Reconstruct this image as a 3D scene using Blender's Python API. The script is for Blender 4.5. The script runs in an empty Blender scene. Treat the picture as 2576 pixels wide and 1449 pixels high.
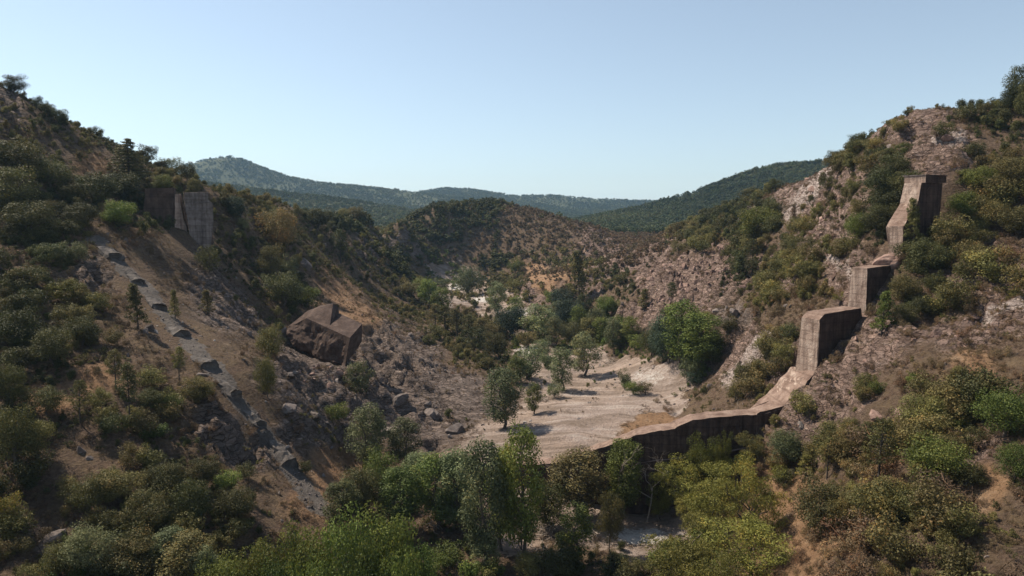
import bpy, bmesh, math, random
import numpy as np
from mathutils import Vector, Matrix

R = math.radians
scene = bpy.context.scene
COL = scene.collection

# ---------------------------------------------------------------- camera, sky, sun, exposure
CAM_H = 52.0                      # metres above the valley floor
PITCH = R(5.45)
FW, FH, FOC = 2576.0, 1449.0, 1718.0    # frame units used for surveying, focal length in the same units
cam_d = bpy.data.cameras.new('camera')
cam = bpy.data.objects.new('camera', cam_d)
COL.objects.link(cam)
cam.location = (0, 0, CAM_H)
cam.rotation_euler = (R(90) - PITCH, 0, 0)
cam_d.sensor_width = 36.0
cam_d.lens = 36.0 * FOC / FW
cam_d.clip_start = 1.0
cam_d.clip_end = 30000.0
scene.camera = cam

SUN_EL, SUN_AZ = R(52), R(-62)    # azimuth measured from +Y towards +X
sun_vec = Vector((math.sin(SUN_AZ) * math.cos(SUN_EL), math.cos(SUN_AZ) * math.cos(SUN_EL), math.sin(SUN_EL)))
world = bpy.data.worlds.new('World')
scene.world = world
world.use_nodes = True
wn = world.node_tree.nodes
sky = wn.new('ShaderNodeTexSky')
sky.sky_type = 'NISHITA'
sky.sun_disc = False
sky.sun_elevation = SUN_EL
sky.sun_rotation = SUN_AZ
sky.altitude = 50
sky.air_density = 1.1
sky.dust_density = 0.2
sky.ozone_density = 3.6
wn['Background'].inputs['Strength'].default_value = 0.095
pale = wn.new('ShaderNodeHueSaturation')          # the whole sky is a little paler than clean air
pale.inputs['Hue'].default_value = 0.493
pale.inputs['Saturation'].default_value = 0.68
world.node_tree.links.new(sky.outputs[0], pale.inputs['Color'])
world.node_tree.links.new(pale.outputs[0], wn['Background'].inputs['Color'])

sun_d = bpy.data.lights.new('sun', 'SUN')
sun_d.energy = 5.0
sun_d.angle = R(0.53)
sun_d.color = (1.0, 0.89, 0.73)
sun = bpy.data.objects.new('sun', sun_d)
COL.objects.link(sun)
sun.rotation_euler = (-sun_vec).to_track_quat('-Z', 'Y').to_euler()
sun.location = (-200, 200, 300)

vs = scene.view_settings
vs.view_transform = 'Standard'
vs.look = 'None'
vs.gamma = 1.0
vs.exposure = 0.57
vs.use_curve_mapping = False
scene.render.film_transparent = False
scene.cycles.max_bounces = 6
scene.cycles.diffuse_bounces = 3
scene.cycles.volume_bounces = 1
scene.cycles.transparent_max_bounces = 4
scene.cycles.use_denoising = True

# ---------------------------------------------------------------- survey helpers
CP, SP = math.cos(PITCH), math.sin(PITCH)

def ray(px, py):
    """world direction through a frame point, scaled so that its Y component is 1"""
    x = (px - FW / 2) / FOC
    y = (FH / 2 - py) / FOC
    f = CP + y * SP
    return np.array([x / f, 1.0, (-SP + y * CP) / f])

def at(px, py, Y):
    d = ray(px, py)
    return np.array([d[0] * Y, Y, CAM_H + d[2] * Y])

def project(P):
    P = np.asarray(P, float)
    X, Y, Z = P[..., 0], P[..., 1], P[..., 2] - CAM_H
    f = Y * CP - Z * SP
    u = Y * SP + Z * CP
    f = np.where(f < 0.5, 0.5, f)
    return FW / 2 + FOC * X / f, FH / 2 - FOC * u / f, f

# ---------------------------------------------------------------- noise
_rs = np.random.RandomState(11)
_tab = _rs.rand(256, 256)

def vnoise(x, y):
    xi = np.floor(x).astype(int); yi = np.floor(y).astype(int)
    fx = x - xi; fy = y - yi
    fx = fx * fx * (3 - 2 * fx); fy = fy * fy * (3 - 2 * fy)
    a = _tab[xi & 255, yi & 255]; b = _tab[(xi + 1) & 255, yi & 255]
    c = _tab[xi & 255, (yi + 1) & 255]; d = _tab[(xi + 1) & 255, (yi + 1) & 255]
    return (a * (1 - fx) + b * fx) * (1 - fy) + (c * (1 - fx) + d * fx) * fy

def fbm(x, y, octs=4, gain=0.5):
    s = 0; a = 1.0; t = 0; cx, sx = math.cos(0.6), math.sin(0.6)
    for k in range(octs):
        s = s + a * (vnoise(x + 17.3 * k, y - 9.1 * k) * 2 - 1); t += a
        x, y = (x * cx - y * sx) * 2.03, (x * sx + y * cx) * 2.03
        a *= gain
    return s / t

def sstep(a, b, x):
    t = np.clip((x - a) / (b - a), 0, 1)
    return t * t * (3 - 2 * t)

# ---------------------------------------------------------------- the shape of the valley
ctrl = []
def C(px, py, Y): ctrl.append(at(px, py, Y))
def Zc(px, py, z):
    d = ray(px, py); ctrl.append(np.array([d[0], 1, 0]) * ((z - CAM_H) / d[2]) + np.array([0, 0, z]))
def W(x, y, z): ctrl.append(np.array([x, y, z], float))

for p in [(-25, 60, -1), (0, 55, -2), (20, 68, 0), (-15, 95, 0), (0, 98, 0), (18, 100, 0), (28, 108, 0.2), (10, 110, .3), (-3, 112, .6),
          (-12, 122, 2), (-30, 30, 4), (0, 0, -4), (25, 30, 2), (-60, 40, 20), (-95, 60, 36), (-110, 100, 46), (-150, 100, 64), (-200, 200, 102),
          (-250, 120, 98), (-215, 280, 72), (-190, 340, 52), (-160, 420, 42), (-150, 520, 38), (70, 40, 26), (100, 60, 40), (140, 110, 64),
          (180, 160, 92), (170, 205, 80), (185, 260, 72), (190, 320, 66), (190, 420, 58), (170, 520, 48), (0, 640, 48), (-70, 620, 42), (100, 620, 42),
          (-100, -40, 20), (100, -40, 30), (0, -60, -6), (230, 60, 85), (-230, 20, 80), (40, 580, 50), (-120, 560, 42), (220, 560, 50)]: W(*p)
# floor of the valley
for p in [(1450, 1000, 7), (1300, 1080, 6), (1600, 960, 8), (1700, 1000, 8), (1740, 1040, 8), (1550, 890, 8.5), (1400, 870, 9), (1300, 850, 9.5),
          (1450, 1090, 7), (1550, 1060, 7.5), (1200, 1120, 5), (1620, 1010, 8), (1380, 940, 7.6), (1340, 800, 10.5), (1300, 780, 11), (1230, 745, 12.5), (1130, 715, 14), (1100, 706, 15),
          (1480, 820, 10.5), (1250, 820, 10.5), (1560, 860, 9.5), (1640, 1330, -0.6), (1640, 1370, -0.4)]: Zc(*p)
# the slope on the sun's side
for p in [(0, 1449, 72), (300, 1449, 76), (600, 1449, 82), (800, 1449, 88), (800, 1300, 100), (0, 1200, 84), (300, 1200, 90), (600, 1200, 100), (740, 1170, 112), (860, 1150, 132),
          (0, 1000, 97), (300, 1000, 104), (600, 1000, 116), (800, 1050, 130), (1000, 1050, 150), (1180, 1060, 158),
          (0, 850, 112), (300, 850, 120), (480, 850, 130), (700, 880, 150), (860, 922, 159), (800, 908, 163), (730, 880, 166), (1000, 930, 178), (1200, 950, 190), (1260, 900, 215),
          (0, 700, 128), (250, 700, 140), (350, 700, 148), (500, 720, 165), (680, 780, 185), (800, 780, 200), (950, 800, 225), (1100, 840, 250), (1230, 870, 236),
          (0, 600, 140), (250, 600, 155), (400, 600, 170), (500, 612, 187), (650, 640, 215), (760, 690, 232), (850, 660, 290), (950, 740, 290), (1080, 760, 320), (1000, 690, 390),
          (0, 500, 155), (200, 500, 172), (380, 492, 196), (560, 500, 214),
          (0, 235, 190), (130, 295, 200), (250, 350, 208), (400, 437, 215), (500, 475, 224), (600, 492, 240), (720, 516, 290), (870, 558, 350), (930, 560, 400), (1010, 556, 450)]: C(*p)
# the knoll that closes the valley
for p in [(1100, 530, 500), (1200, 512, 540), (1300, 520, 545), (1400, 548, 530), (1500, 575, 505), (1600, 608, 475), (1650, 615, 470),
          (1000, 700, 420), (1100, 692, 450), (1250, 695, 455), (1350, 690, 420), (1450, 680, 410), (1550, 650, 420), (1200, 600, 490), (1400, 610, 475), (950, 620, 440), (1050, 620, 465), (1300, 715, 385), (1400, 702, 350), (1330, 700, 390)]: C(*p)
# the slope that faces the sun
for p in [(1900, 1250, 110), (2000, 1150, 112), (1960, 1095, 115), (2070, 950, 121), (2180, 790, 126), (2310, 690, 128), (2400, 600, 138), (2350, 600, 134.0), (2300, 650, 130.5),
          (2576, 1449, 62), (2300, 1449, 66), (2100, 1449, 72), (1950, 1449, 84), (1800, 1449, 93), (2576, 1250, 72), (2300, 1250, 80), (2100, 1250, 92), (1980, 1320, 96),
          (2576, 1050, 84), (2350, 1050, 92), (2150, 1050, 104), (2576, 850, 100), (2350, 850, 110), (2240, 850, 117), (2576, 650, 121), (2450, 650, 126),
          (2576, 450, 146), (2480, 450, 146), (2576, 300, 168), (2576, 250, 180), (2480, 280, 178), (2400, 293, 176), (2300, 290, 182), (2200, 338, 197), (2165, 370, 207),
          (2110, 410, 227), (2050, 446, 257), (1960, 476, 297), (1900, 510, 332), (1800, 540, 382), (1700, 585, 432), (1640, 612, 455),
          (2370, 430, 147), (2300, 385, 163), (2420, 375, 160), (2235, 565, 148), (2100, 560, 180), (2000, 600, 208), (1900, 600, 242), (2080, 700, 156), (1950, 700, 188), (1800, 680, 240), (1700, 650, 300),
          (2000, 820, 148), (1900, 830, 163), (1800, 800, 187), (1700, 760, 222), (1600, 740, 262), (1500, 722, 300), (1780, 950, 170), (1650, 880, 205), (1570, 825, 238), (1850, 1000, 146), (1450, 760, 325), (1500, 800, 275)]: C(*p)
# the ground falls away behind the skylines
for px_, py_, Y_ in [(0, 232, 196), (60, 265, 200), (130, 298, 205), (250, 352, 212), (330, 388, 216), (400, 428, 220), (470, 455, 225), (540, 482, 234), (600, 496, 245), (700, 516, 285), (800, 545, 320), (880, 562, 355),
                     (2200, 345, 200), (2165, 378, 210), (2280, 302, 186), (2340, 304, 182), (2400, 299, 179), (2480, 288, 181), (2576, 256, 186)]:
    C(px_, py_ + 14, Y_ * 1.09); C(px_, py_ + 40, Y_ * 1.22)
C(2240, 318, 188); C(330, 384, 212); C(470, 450, 220); C(2340, 298, 178)
for px_, py_, Y_ in [(1940, 985, 128), (1990, 948, 128.5), (1905, 1020, 124.5), (1960, 990, 125), (1925, 965, 134), (1880, 1010, 132)]:
    q_ = at(px_, py_, Y_); W(q_[0], q_[1], q_[2] - 3.0)
C(1600, 622, 505); C(1000, 572, 500); C(1100, 545, 540); C(940, 575, 430)
ctrl = np.array(ctrl)

_S = 100.0
def _tps_k(r2):
    return 0.5 * r2 * np.log(r2 + 1e-9)
_n = len(ctrl)
_cx = ctrl[:, 0] / _S; _cy = ctrl[:, 1] / _S
_K = _tps_k((_cx[:, None] - _cx[None]) ** 2 + (_cy[:, None] - _cy[None]) ** 2) + np.eye(_n) * 2e-4
_P = np.stack([np.ones(_n), _cx, _cy], 1)
_A = np.block([[_K, _P], [_P.T, np.zeros((3, 3))]])
_sol = np.linalg.solve(_A, np.concatenate([ctrl[:, 2], np.zeros(3)]))

def tps(x, y):
    out = np.empty(x.shape); fx = x.ravel() / _S; fy = y.ravel() / _S; o = out.ravel()
    for i in range(0, fx.size, 40000):
        a, b = fx[i:i + 40000, None], fy[i:i + 40000, None]
        k = _tps_k((a - _cx) ** 2 + (b - _cy) ** 2)
        o[i:i + 40000] = k @ _sol[:_n] + _sol[_n] + _sol[_n + 1] * a[:, 0] + _sol[_n + 2] * b[:, 0]
    return o.reshape(x.shape)

# far ridges: crest surveyed as frame points at a given distance
far_ridges = [
    (1000, 330, [(2700, 350), (2400, 372), (2200, 388), (2050, 408), (1950, 416), (1850, 443), (1750, 482), (1680, 503), (1600, 525), (1500, 545), (1350, 580), (1100, 620)]),
    (1250, 380, [(-600, 380), (0, 440), (300, 442), (480, 452), (600, 470), (720, 486), (850, 500), (1000, 524), (1150, 545), (1350, 575), (1700, 600)]),
    (2400, 700, [(-800, 470), (0, 470), (300, 466), (420, 428), (470, 408), (530, 392), (575, 388), (610, 397), (650, 415), (720, 441), (800, 457), (900, 466), (1000, 482), (1150, 505), (1400, 540), (1800, 560)]),
    (3000, 800, [(0, 560), (800, 520), (1000, 488), (1060, 480), (1110, 472), (1180, 474), (1240, 484), (1300, 492), (1380, 489), (1480, 499), (1560, 502), (1640, 505), (1760, 506), (1900, 500), (2300, 480), (2900, 470)]),
]
def far_height(x, y):
    h = 42 + np.clip(y - 500, 0, 4000) * 0.012
    h = h + 5 * fbm(x / 130, y / 130, 3)
    for Yc, wd, pts in far_ridges:
        P = np.array([at(a, b, Yc) for a, b in pts]); o = np.argsort(P[:, 0]); P = P[o]
        crest = np.interp(x, P[:, 0], P[:, 2])
        t = (y - Yc - 40 * fbm(x / 300 + Yc, y / 900, 2)) / wd
        s = np.where(t < 0, np.clip(1 + t, 0, 1), np.clip(1 - t * 0.6, 0, 1))
        s = s ** 1.25
        ribs = 1 - 0.20 * (1 - s) * (1 + fbm(x / 110 + Yc, y / 260, 3))
        h = np.maximum(h, h + (crest - h) * s * ribs)
    return h

def near_mask(x, y):
    m = sstep(700, 560, y) * sstep(320, 230, np.abs(x - 10) - np.clip(y - 400, 0, 300) * 0.0)
    return m

# ---------------------------------------------------------------- surveyed land cover: frame x, y, share of plants, plant tone, ground
COVER = """20 280 .6 O r|60 330 .65 O s|120 300 .75 D s|200 370 .6 O s|100 400 .7 O s|230 430 .12 B o|30 480 .95 D s|30 560 .95 D s|150 480 .9 D s|250 500 .9 D s|320 440 .9 D s|300 350 .75 D s|400 450 .8 O s|360 540 .85 D s|240 580 .5 O s|150 620 .8 D s|50 650 .85 D s|300 620 .4 B s|400 640 .32 B s|430 700 .32 B s|230 690 .3 B r|100 760 .8 D s|30 800 .85 D s|200 800 .7 O s|300 780 .5 B s|330 870 .4 B s|250 900 .5 O s|430 930 .3 B s|500 980 .4 O s|120 950 .8 D s|60 900 .85 D s|250 960 .3 B o|120 1000 .4 B o|30 1080 .9 D s|150 1080 .7 D s|250 1030 .6 O s|350 1050 .65 O s|430 1050 .55 O s|510 1060 .25 B r|560 1090 .3 B r|300 1130 .6 D s|100 1190 .9 D s|230 1160 .4 B s|350 1180 .8 O s|470 1150 .6 D s|250 1250 .8 O s|130 1290 .35 B s|200 1300 .85 O s|400 1270 .9 D s|520 1230 .85 D s|600 1260 .7 D s|680 1240 .5 B s|760 1230 .12 B o|720 1100 .2 B r|650 1130 .3 O r|50 1380 .6 O s|160 1400 .8 G s|300 1400 .9 D s|420 1380 .85 O s|540 1330 .9 D s|100 1340 .3 B r|300 645 .03 B g|345 705 .03 B g|400 775 .03 B g|455 840 .03 B g|500 885 .03 B g|550 940 .03 B g|600 1005 .03 B g|650 1060 .03 B g|700 1115 .03 B g|740 1190 .03 B g|560 760 .12 B r|600 800 .12 B r|650 760 .35 O s|520 700 .15 B r|560 680 .6 D s|640 690 .3 D s|700 600 .8 D s|620 540 .85 O s|700 540 .85 O s|800 560 .8 D s|880 570 .8 D s|800 620 .5 O s|750 740 .7 D s|840 740 .06 B o|860 690 .3 O o|900 780 .15 B o|950 740 .35 O s|1000 720 .6 O s|900 680 .6 D s|960 850 .1 B r|1050 880 .12 B r|1000 960 .08 B r|1120 960 .08 B r|1050 1040 .06 B r|1180 1000 .1 B r|1180 900 .5 O s|1120 820 .5 O s|1200 830 .75 D s|1060 790 .5 O s|1240 880 .7 D s|880 1000 .15 B r|780 960 .1 B r|700 930 .15 B r|640 900 .2 B s|780 1080 .15 O r|850 1080 .2 O r|940 620 .5 O r|1000 600 .45 O r|1050 640 .45 D r|1100 600 .85 D s|1130 560 .9 D s|1050 560 .8 D s|1200 530 .8 D s|1200 620 .65 B s|1300 560 .75 B s|1300 620 .7 B s|1400 600 .65 B s|1400 660 .65 O s|1500 620 .45 B p|1250 670 .65 D s|1560 600 .5 B p|1350 695 .05 B o|1420 700 .05 B o|1330 730 .12 O p|1450 730 .3 O p|1560 660 .3 B p|1100 695 .1 G g|1150 795 .6 O s|1200 812 .6 O s|1340 750 .2 O p|1400 790 .6 O s|1260 690 .5 O s|1300 782 .01 O g|1300 800 .02 O g|1280 788 .02 O g|1325 795 .03 O g|1210 752 .01 O g|1210 768 .02 O g|1175 752 .02 O g|1250 772 .05 O g|1150 735 .02 O g|1140 748 .05 O g|1680 1058 .02 B o|1640 1072 .02 B o|1340 880 .1 G g|1400 905 .04 G g|1500 900 .03 G g|1600 920 .03 G g|1690 960 .03 G g|1430 850 .3 G s|1020 680 .7 D s|1060 692 .6 O s|1010 650 .6 D s|980 570 .6 O s|1650 590 .6 B p|1720 570 .7 O s|1800 545 .75 D s|1860 520 .6 D r|1900 470 .6 O s|1980 460 .2 B p|2010 500 .02 B p|1980 530 .02 B p|2060 440 .2 B p|2140 420 .5 O p|2100 480 .4 O p|2200 400 .6 D s|2250 325 .18 O p|2320 310 .2 B p|2380 370 .03 B p|2320 400 .08 B p|2420 360 .2 B p|2480 330 .8 D s|2540 320 .8 D s|2560 420 .85 O s|2480 450 .8 O s|2440 520 .8 D s|2540 520 .75 O s|2500 560 .6 O s|2420 600 .6 O s|2520 640 .15 B p|2450 690 .4 O p|2560 720 .4 O p|2480 760 .3 B p|2330 740 .7 D s|2300 620 .9 D s|2380 780 .6 O s|2220 470 .8 D s|2200 560 .75 D s|2100 590 .4 B p|2140 540 .5 O p|2050 560 .5 O p|1960 560 .7 D s|1900 600 .6 O s|1850 560 .6 D s|1780 600 .6 O s|1800 650 .08 B p|1720 680 .03 B p|1650 720 .06 B p|1750 740 .1 B p|1850 680 .5 D p|1920 660 .5 O p|1980 700 .5 O p|2050 640 .4 O p|2050 720 .6 O s|2120 720 .5 B p|1900 760 .5 O s|1960 800 .5 B s|2040 780 .4 B s|1850 780 .2 B r|1900 860 .06 B p|1850 920 .08 B p|1950 900 .3 O p|1880 970 .4 O s|1820 1000 .2 B s|1760 1030 .25 O s|1700 800 .35 O p|1600 800 .25 B p|1640 650 .4 B p|1560 720 .5 D s|1500 700 .5 O p|2130 880 .18 B p|2200 900 .1 B p|2250 850 .12 B p|2350 840 .1 B p|2450 830 .2 B p|2550 800 .3 B p|2150 960 .3 O p|2250 980 .3 B s|2350 930 .3 B s|2450 920 .35 B o|2550 900 .4 B s|2100 1000 .18 B p|2060 1040 .3 O p|2250 1040 .5 O s|2400 1020 .5 O s|2520 1040 .6 D s|2160 1100 .5 O s|2080 1100 .3 O p|2300 1150 .6 O s|2460 1150 .2 B p|2540 1180 .5 D s|2480 1220 .2 B o|2000 1240 .2 B o|2140 1200 .4 O s|2230 1220 .25 B o|2020 1310 .08 B o|2080 1360 .3 B o|2250 1310 .7 O s|2400 1300 .95 B s|2350 1345 .95 O s|2500 1430 .95 B s|2250 1425 .9 O s|2560 1340 .9 B s|2480 1330 .95 O s|2300 1380 .7 O s|2450 1380 .95 B s|2150 1400 .8 B s|2540 1280 .6 B s|2560 1400 .8 O s|2000 1420 .25 B o|1450 960 .01 O g|1550 1020 .01 B g|1400 1080 .01 B g|1640 950 .02 O g|1680 1020 .01 B g|1280 1130 .01 B g|1320 860 .2 G s|1560 868 .35 G s|1630 885 .35 G s|1380 820 .6 G s|1480 820 .6 G s|1280 760 .06 O g|1180 740 .06 O g|1130 715 .06 G g|1620 1370 .01 B g|1650 1300 .01 B g|1500 1330 .06 B g|1200 1440 .8 G s|1300 1425 .6 O s|1550 1435 .6 D s|1120 1400 .7 G s|1400 1430 .8 D s|1050 1300 .4 D s|1300 1350 .1 B g|900 1230 .4 O s|850 1180 .15 B o|1700 1430 .5 G s"""
_cv = [s.split() for s in COVER.split('|')]
CVX = np.array([float(a[0]) for a in _cv]); CVY = np.array([float(a[1]) for a in _cv]); CVC = np.array([float(a[2]) for a in _cv])
TONES = 'DOBG'; GROUNDS = 'srpog'
CVT = np.array([TONES.index(a[3]) for a in _cv]); CVG = np.array([GROUNDS.index(a[4]) for a in _cv])

def cover(px, py, want='c'):
    """inverse-distance blend of the survey; c share of plants, t tone weights, g ground weights"""
    px = np.asarray(px, float).ravel(); py = np.asarray(py, float).ravel()
    n = {'c': 1, 't': 4, 'g': 5}[want]
    out = np.zeros((px.size, n))
    one = {'c': CVC[:, None], 't': np.eye(4)[CVT], 'g': np.eye(5)[CVG]}[want]
    for i in range(0, px.size, 40000):
        d2 = (px[i:i + 40000, None] - CVX) ** 2 + ((py[i:i + 40000, None] - CVY) * 1.25) ** 2
        w = 1.0 / (d2 + 120.0) ** 2.2
        out[i:i + 40000] = (w @ one) / w.sum(1, keepdims=True)
    if want == 'c':
        # the sunlit bank is clothed a little more densely than its bare rock suggests
        k = sstep(1650, 1800, px) * sstep(.03, .15, out[:, 0])
        k2 = sstep(500, 300, px) * sstep(.2, .4, out[:, 0])
        return np.clip(out[:, 0] * (1 + .7 * k + .2 * k2) + .12 * k + .06 * k2, 0, 1)
    return out

# ---------------------------------------------------------------- terrain grid
def _axis_y():
    v = [-160.0]
    while v[-1] < 45: v.append(v[-1] + 6)
    while v[-1] < 9000:
        y = v[-1]; v.append(y + (0.62 if y < 150 else (0.62 + (y - 150) * 0.0055 if y < 700 else 0.62 + 550 * 0.0055 + (y - 700) * 0.025)))
    return np.array(v)
def _axis_x():
    v = [0.0]
    while v[-1] < 7000:
        x = v[-1]; v.append(x + (0.75 if x < 118 else 0.75 + (x - 118) * 0.03))
    v = np.array(v); return np.concatenate([-v[:0:-1], v])
GX, GY = _axis_x(), _axis_y()
MX, MY = np.meshgrid(GX, GY)          # rows follow y
nm = near_mask(MX, MY)
far = far_height(MX, MY)
base = far.copy()
_sel = nm > 0.001
base[_sel] = tps(MX[_sel], MY[_sel]) * nm[_sel] + far[_sel] * (1 - nm[_sel])
ppx, ppy, pf = project(np.stack([MX, MY, base], -1))
_in = (MY > 40) & (MY < 720) & (np.abs(ppx - 1288) < 1900)
gw = np.zeros(MX.shape + (5,)); gw[..., 0] = 1
gw[_in] = cover(ppx[_in] + 26 * fbm(MX[_in] / 7, MY[_in] / 7, 3), ppy[_in] + 26 * fbm(MX[_in] / 6 + 40, MY[_in] / 6, 3), 'g')
rocky = gw[..., 1] + 0.9 * gw[..., 2] + 0.25 * gw[..., 0]
gravel = gw[..., 4]
gy_, gx_ = np.gradient(base, GY, GX)
slope = np.sqrt(gx_ ** 2 + gy_ ** 2)
soft = sstep(0.10, 0.4, slope) * nm * (1 - 0.8 * gravel)
big = 1.4 * fbm(MX / 22, MY / 22, 4) * soft
# crags: ledges running with the slope, raised and broken
rg = 1 - np.abs(fbm(MX / 7.5 + 0.35 * base / 7, MY / 9.5, 4))
rg2 = 1 - np.abs(fbm(MX / 2.6 + 7, MY / 2.6 + base / 3.0, 3))
crag = (4.6 * (rg ** 2 - 0.66) + 2.4 * (rg2 ** 2 - 0.68)) * np.clip(rocky, 0, 1) * soft * (0.55 + 0.9 * sstep(-.3, .35, fbm(MX / 16 + 5, MY / 16, 3)))
small = 0.30 * fbm(MX / 2.4, MY / 2.4, 3) * nm * sstep(600, 200, MY) * (1 - 0.75 * gravel)
HZ = base + big + crag + small + (0.75 * fbm(MX / 12, MY / 7, 3) + 0.14 * fbm(MX / 2.5, MY / 2.5, 2)) * gravel

# level the bed of the pale stream and raise a gravel bar behind the ruined wall
def ground_z(x, y):
    x = np.asarray(x, float); y = np.asarray(y, float)
    i = np.clip(np.searchsorted(GX, x) - 1, 0, len(GX) - 2); j = np.clip(np.searchsorted(GY, y) - 1, 0, len(GY) - 2)
    fx = (x - GX[i]) / (GX[i + 1] - GX[i]); fy = (y - GY[j]) / (GY[j + 1] - GY[j])
    return (HZ[j, i] * (1 - fx) + HZ[j, i + 1] * fx) * (1 - fy) + (HZ[j + 1, i] * (1 - fx) + HZ[j + 1, i + 1] * fx) * fy

def hit(px, py, y0=45.0, y1=3500.0):
    """first point where the line of sight meets the ground"""
    d = ray(px, py)
    Y = y0 * np.power(y1 / y0, np.linspace(0, 1, 2600))
    below = (CAM_H + d[2] * Y) - ground_z(d[0] * Y, Y) < 0
    k = int(np.argmax(below)) if below.any() else len(Y) - 1
    a, b = Y[max(k - 1, 0)], Y[k]
    for _ in range(18):
        m = (a + b) / 2
        if CAM_H + d[2] * m - float(ground_z(d[0] * m, m)) < 0: b = m
        else: a = m
    return np.array([d[0] * b, b, float(ground_z(d[0] * b, b))])

# ---------------------------------------------------------------- materials
def new_mat(name):
    m = bpy.data.materials.new(name); m.use_nodes = True
    return m, m.node_tree.nodes, m.node_tree.links, m.node_tree.nodes['Principled BSDF']

def N(nodes, kind, **kw):
    n = nodes.new(kind)
    for k, v in kw.items():
        if k == 'op': n.operation = v
        else: n.inputs[k].default_value = v
    return n

def mixc(nodes, links, fac, a, b, mode='MIX'):
    n = nodes.new('ShaderNodeMix'); n.data_type = 'RGBA'; n.blend_type = mode
    for sock, v in ((0, fac), (6, a), (7, b)):
        if hasattr(v, 'is_linked'): links.new(v, n.inputs[sock])
        elif sock == 0: n.inputs[0].default_value = v
        else: n.inputs[sock].default_value = (*v, 1)
    return n.outputs[2]

def ramp(nodes, links, src, stops):
    n = nodes.new('ShaderNodeValToRGB')
    e = n.color_ramp.elements
    while len(e) < len(stops): e.new(0.5)
    for el, (p, c) in zip(e, stops):
        el.position = p; el.color = (*c, 1) if len(c) == 3 else c
    links.new(src, n.inputs[0])
    return n.outputs[0]

def noise(nodes, links, vec, scale, detail=6, rough=0.6, dist=0.0):
    n = nodes.new('ShaderNodeTexNoise'); n.inputs['Scale'].default_value = scale
    n.inputs['Detail'].default_value = detail; n.inputs['Roughness'].default_value = rough; n.inputs['Distortion'].default_value = dist
    links.new(vec, n.inputs['Vector'])
    return n.outputs['Fac']

def attr(nodes, name):
    n = nodes.new('ShaderNodeAttribute'); n.attribute_name = name
    return n.outputs['Fac']

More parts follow.
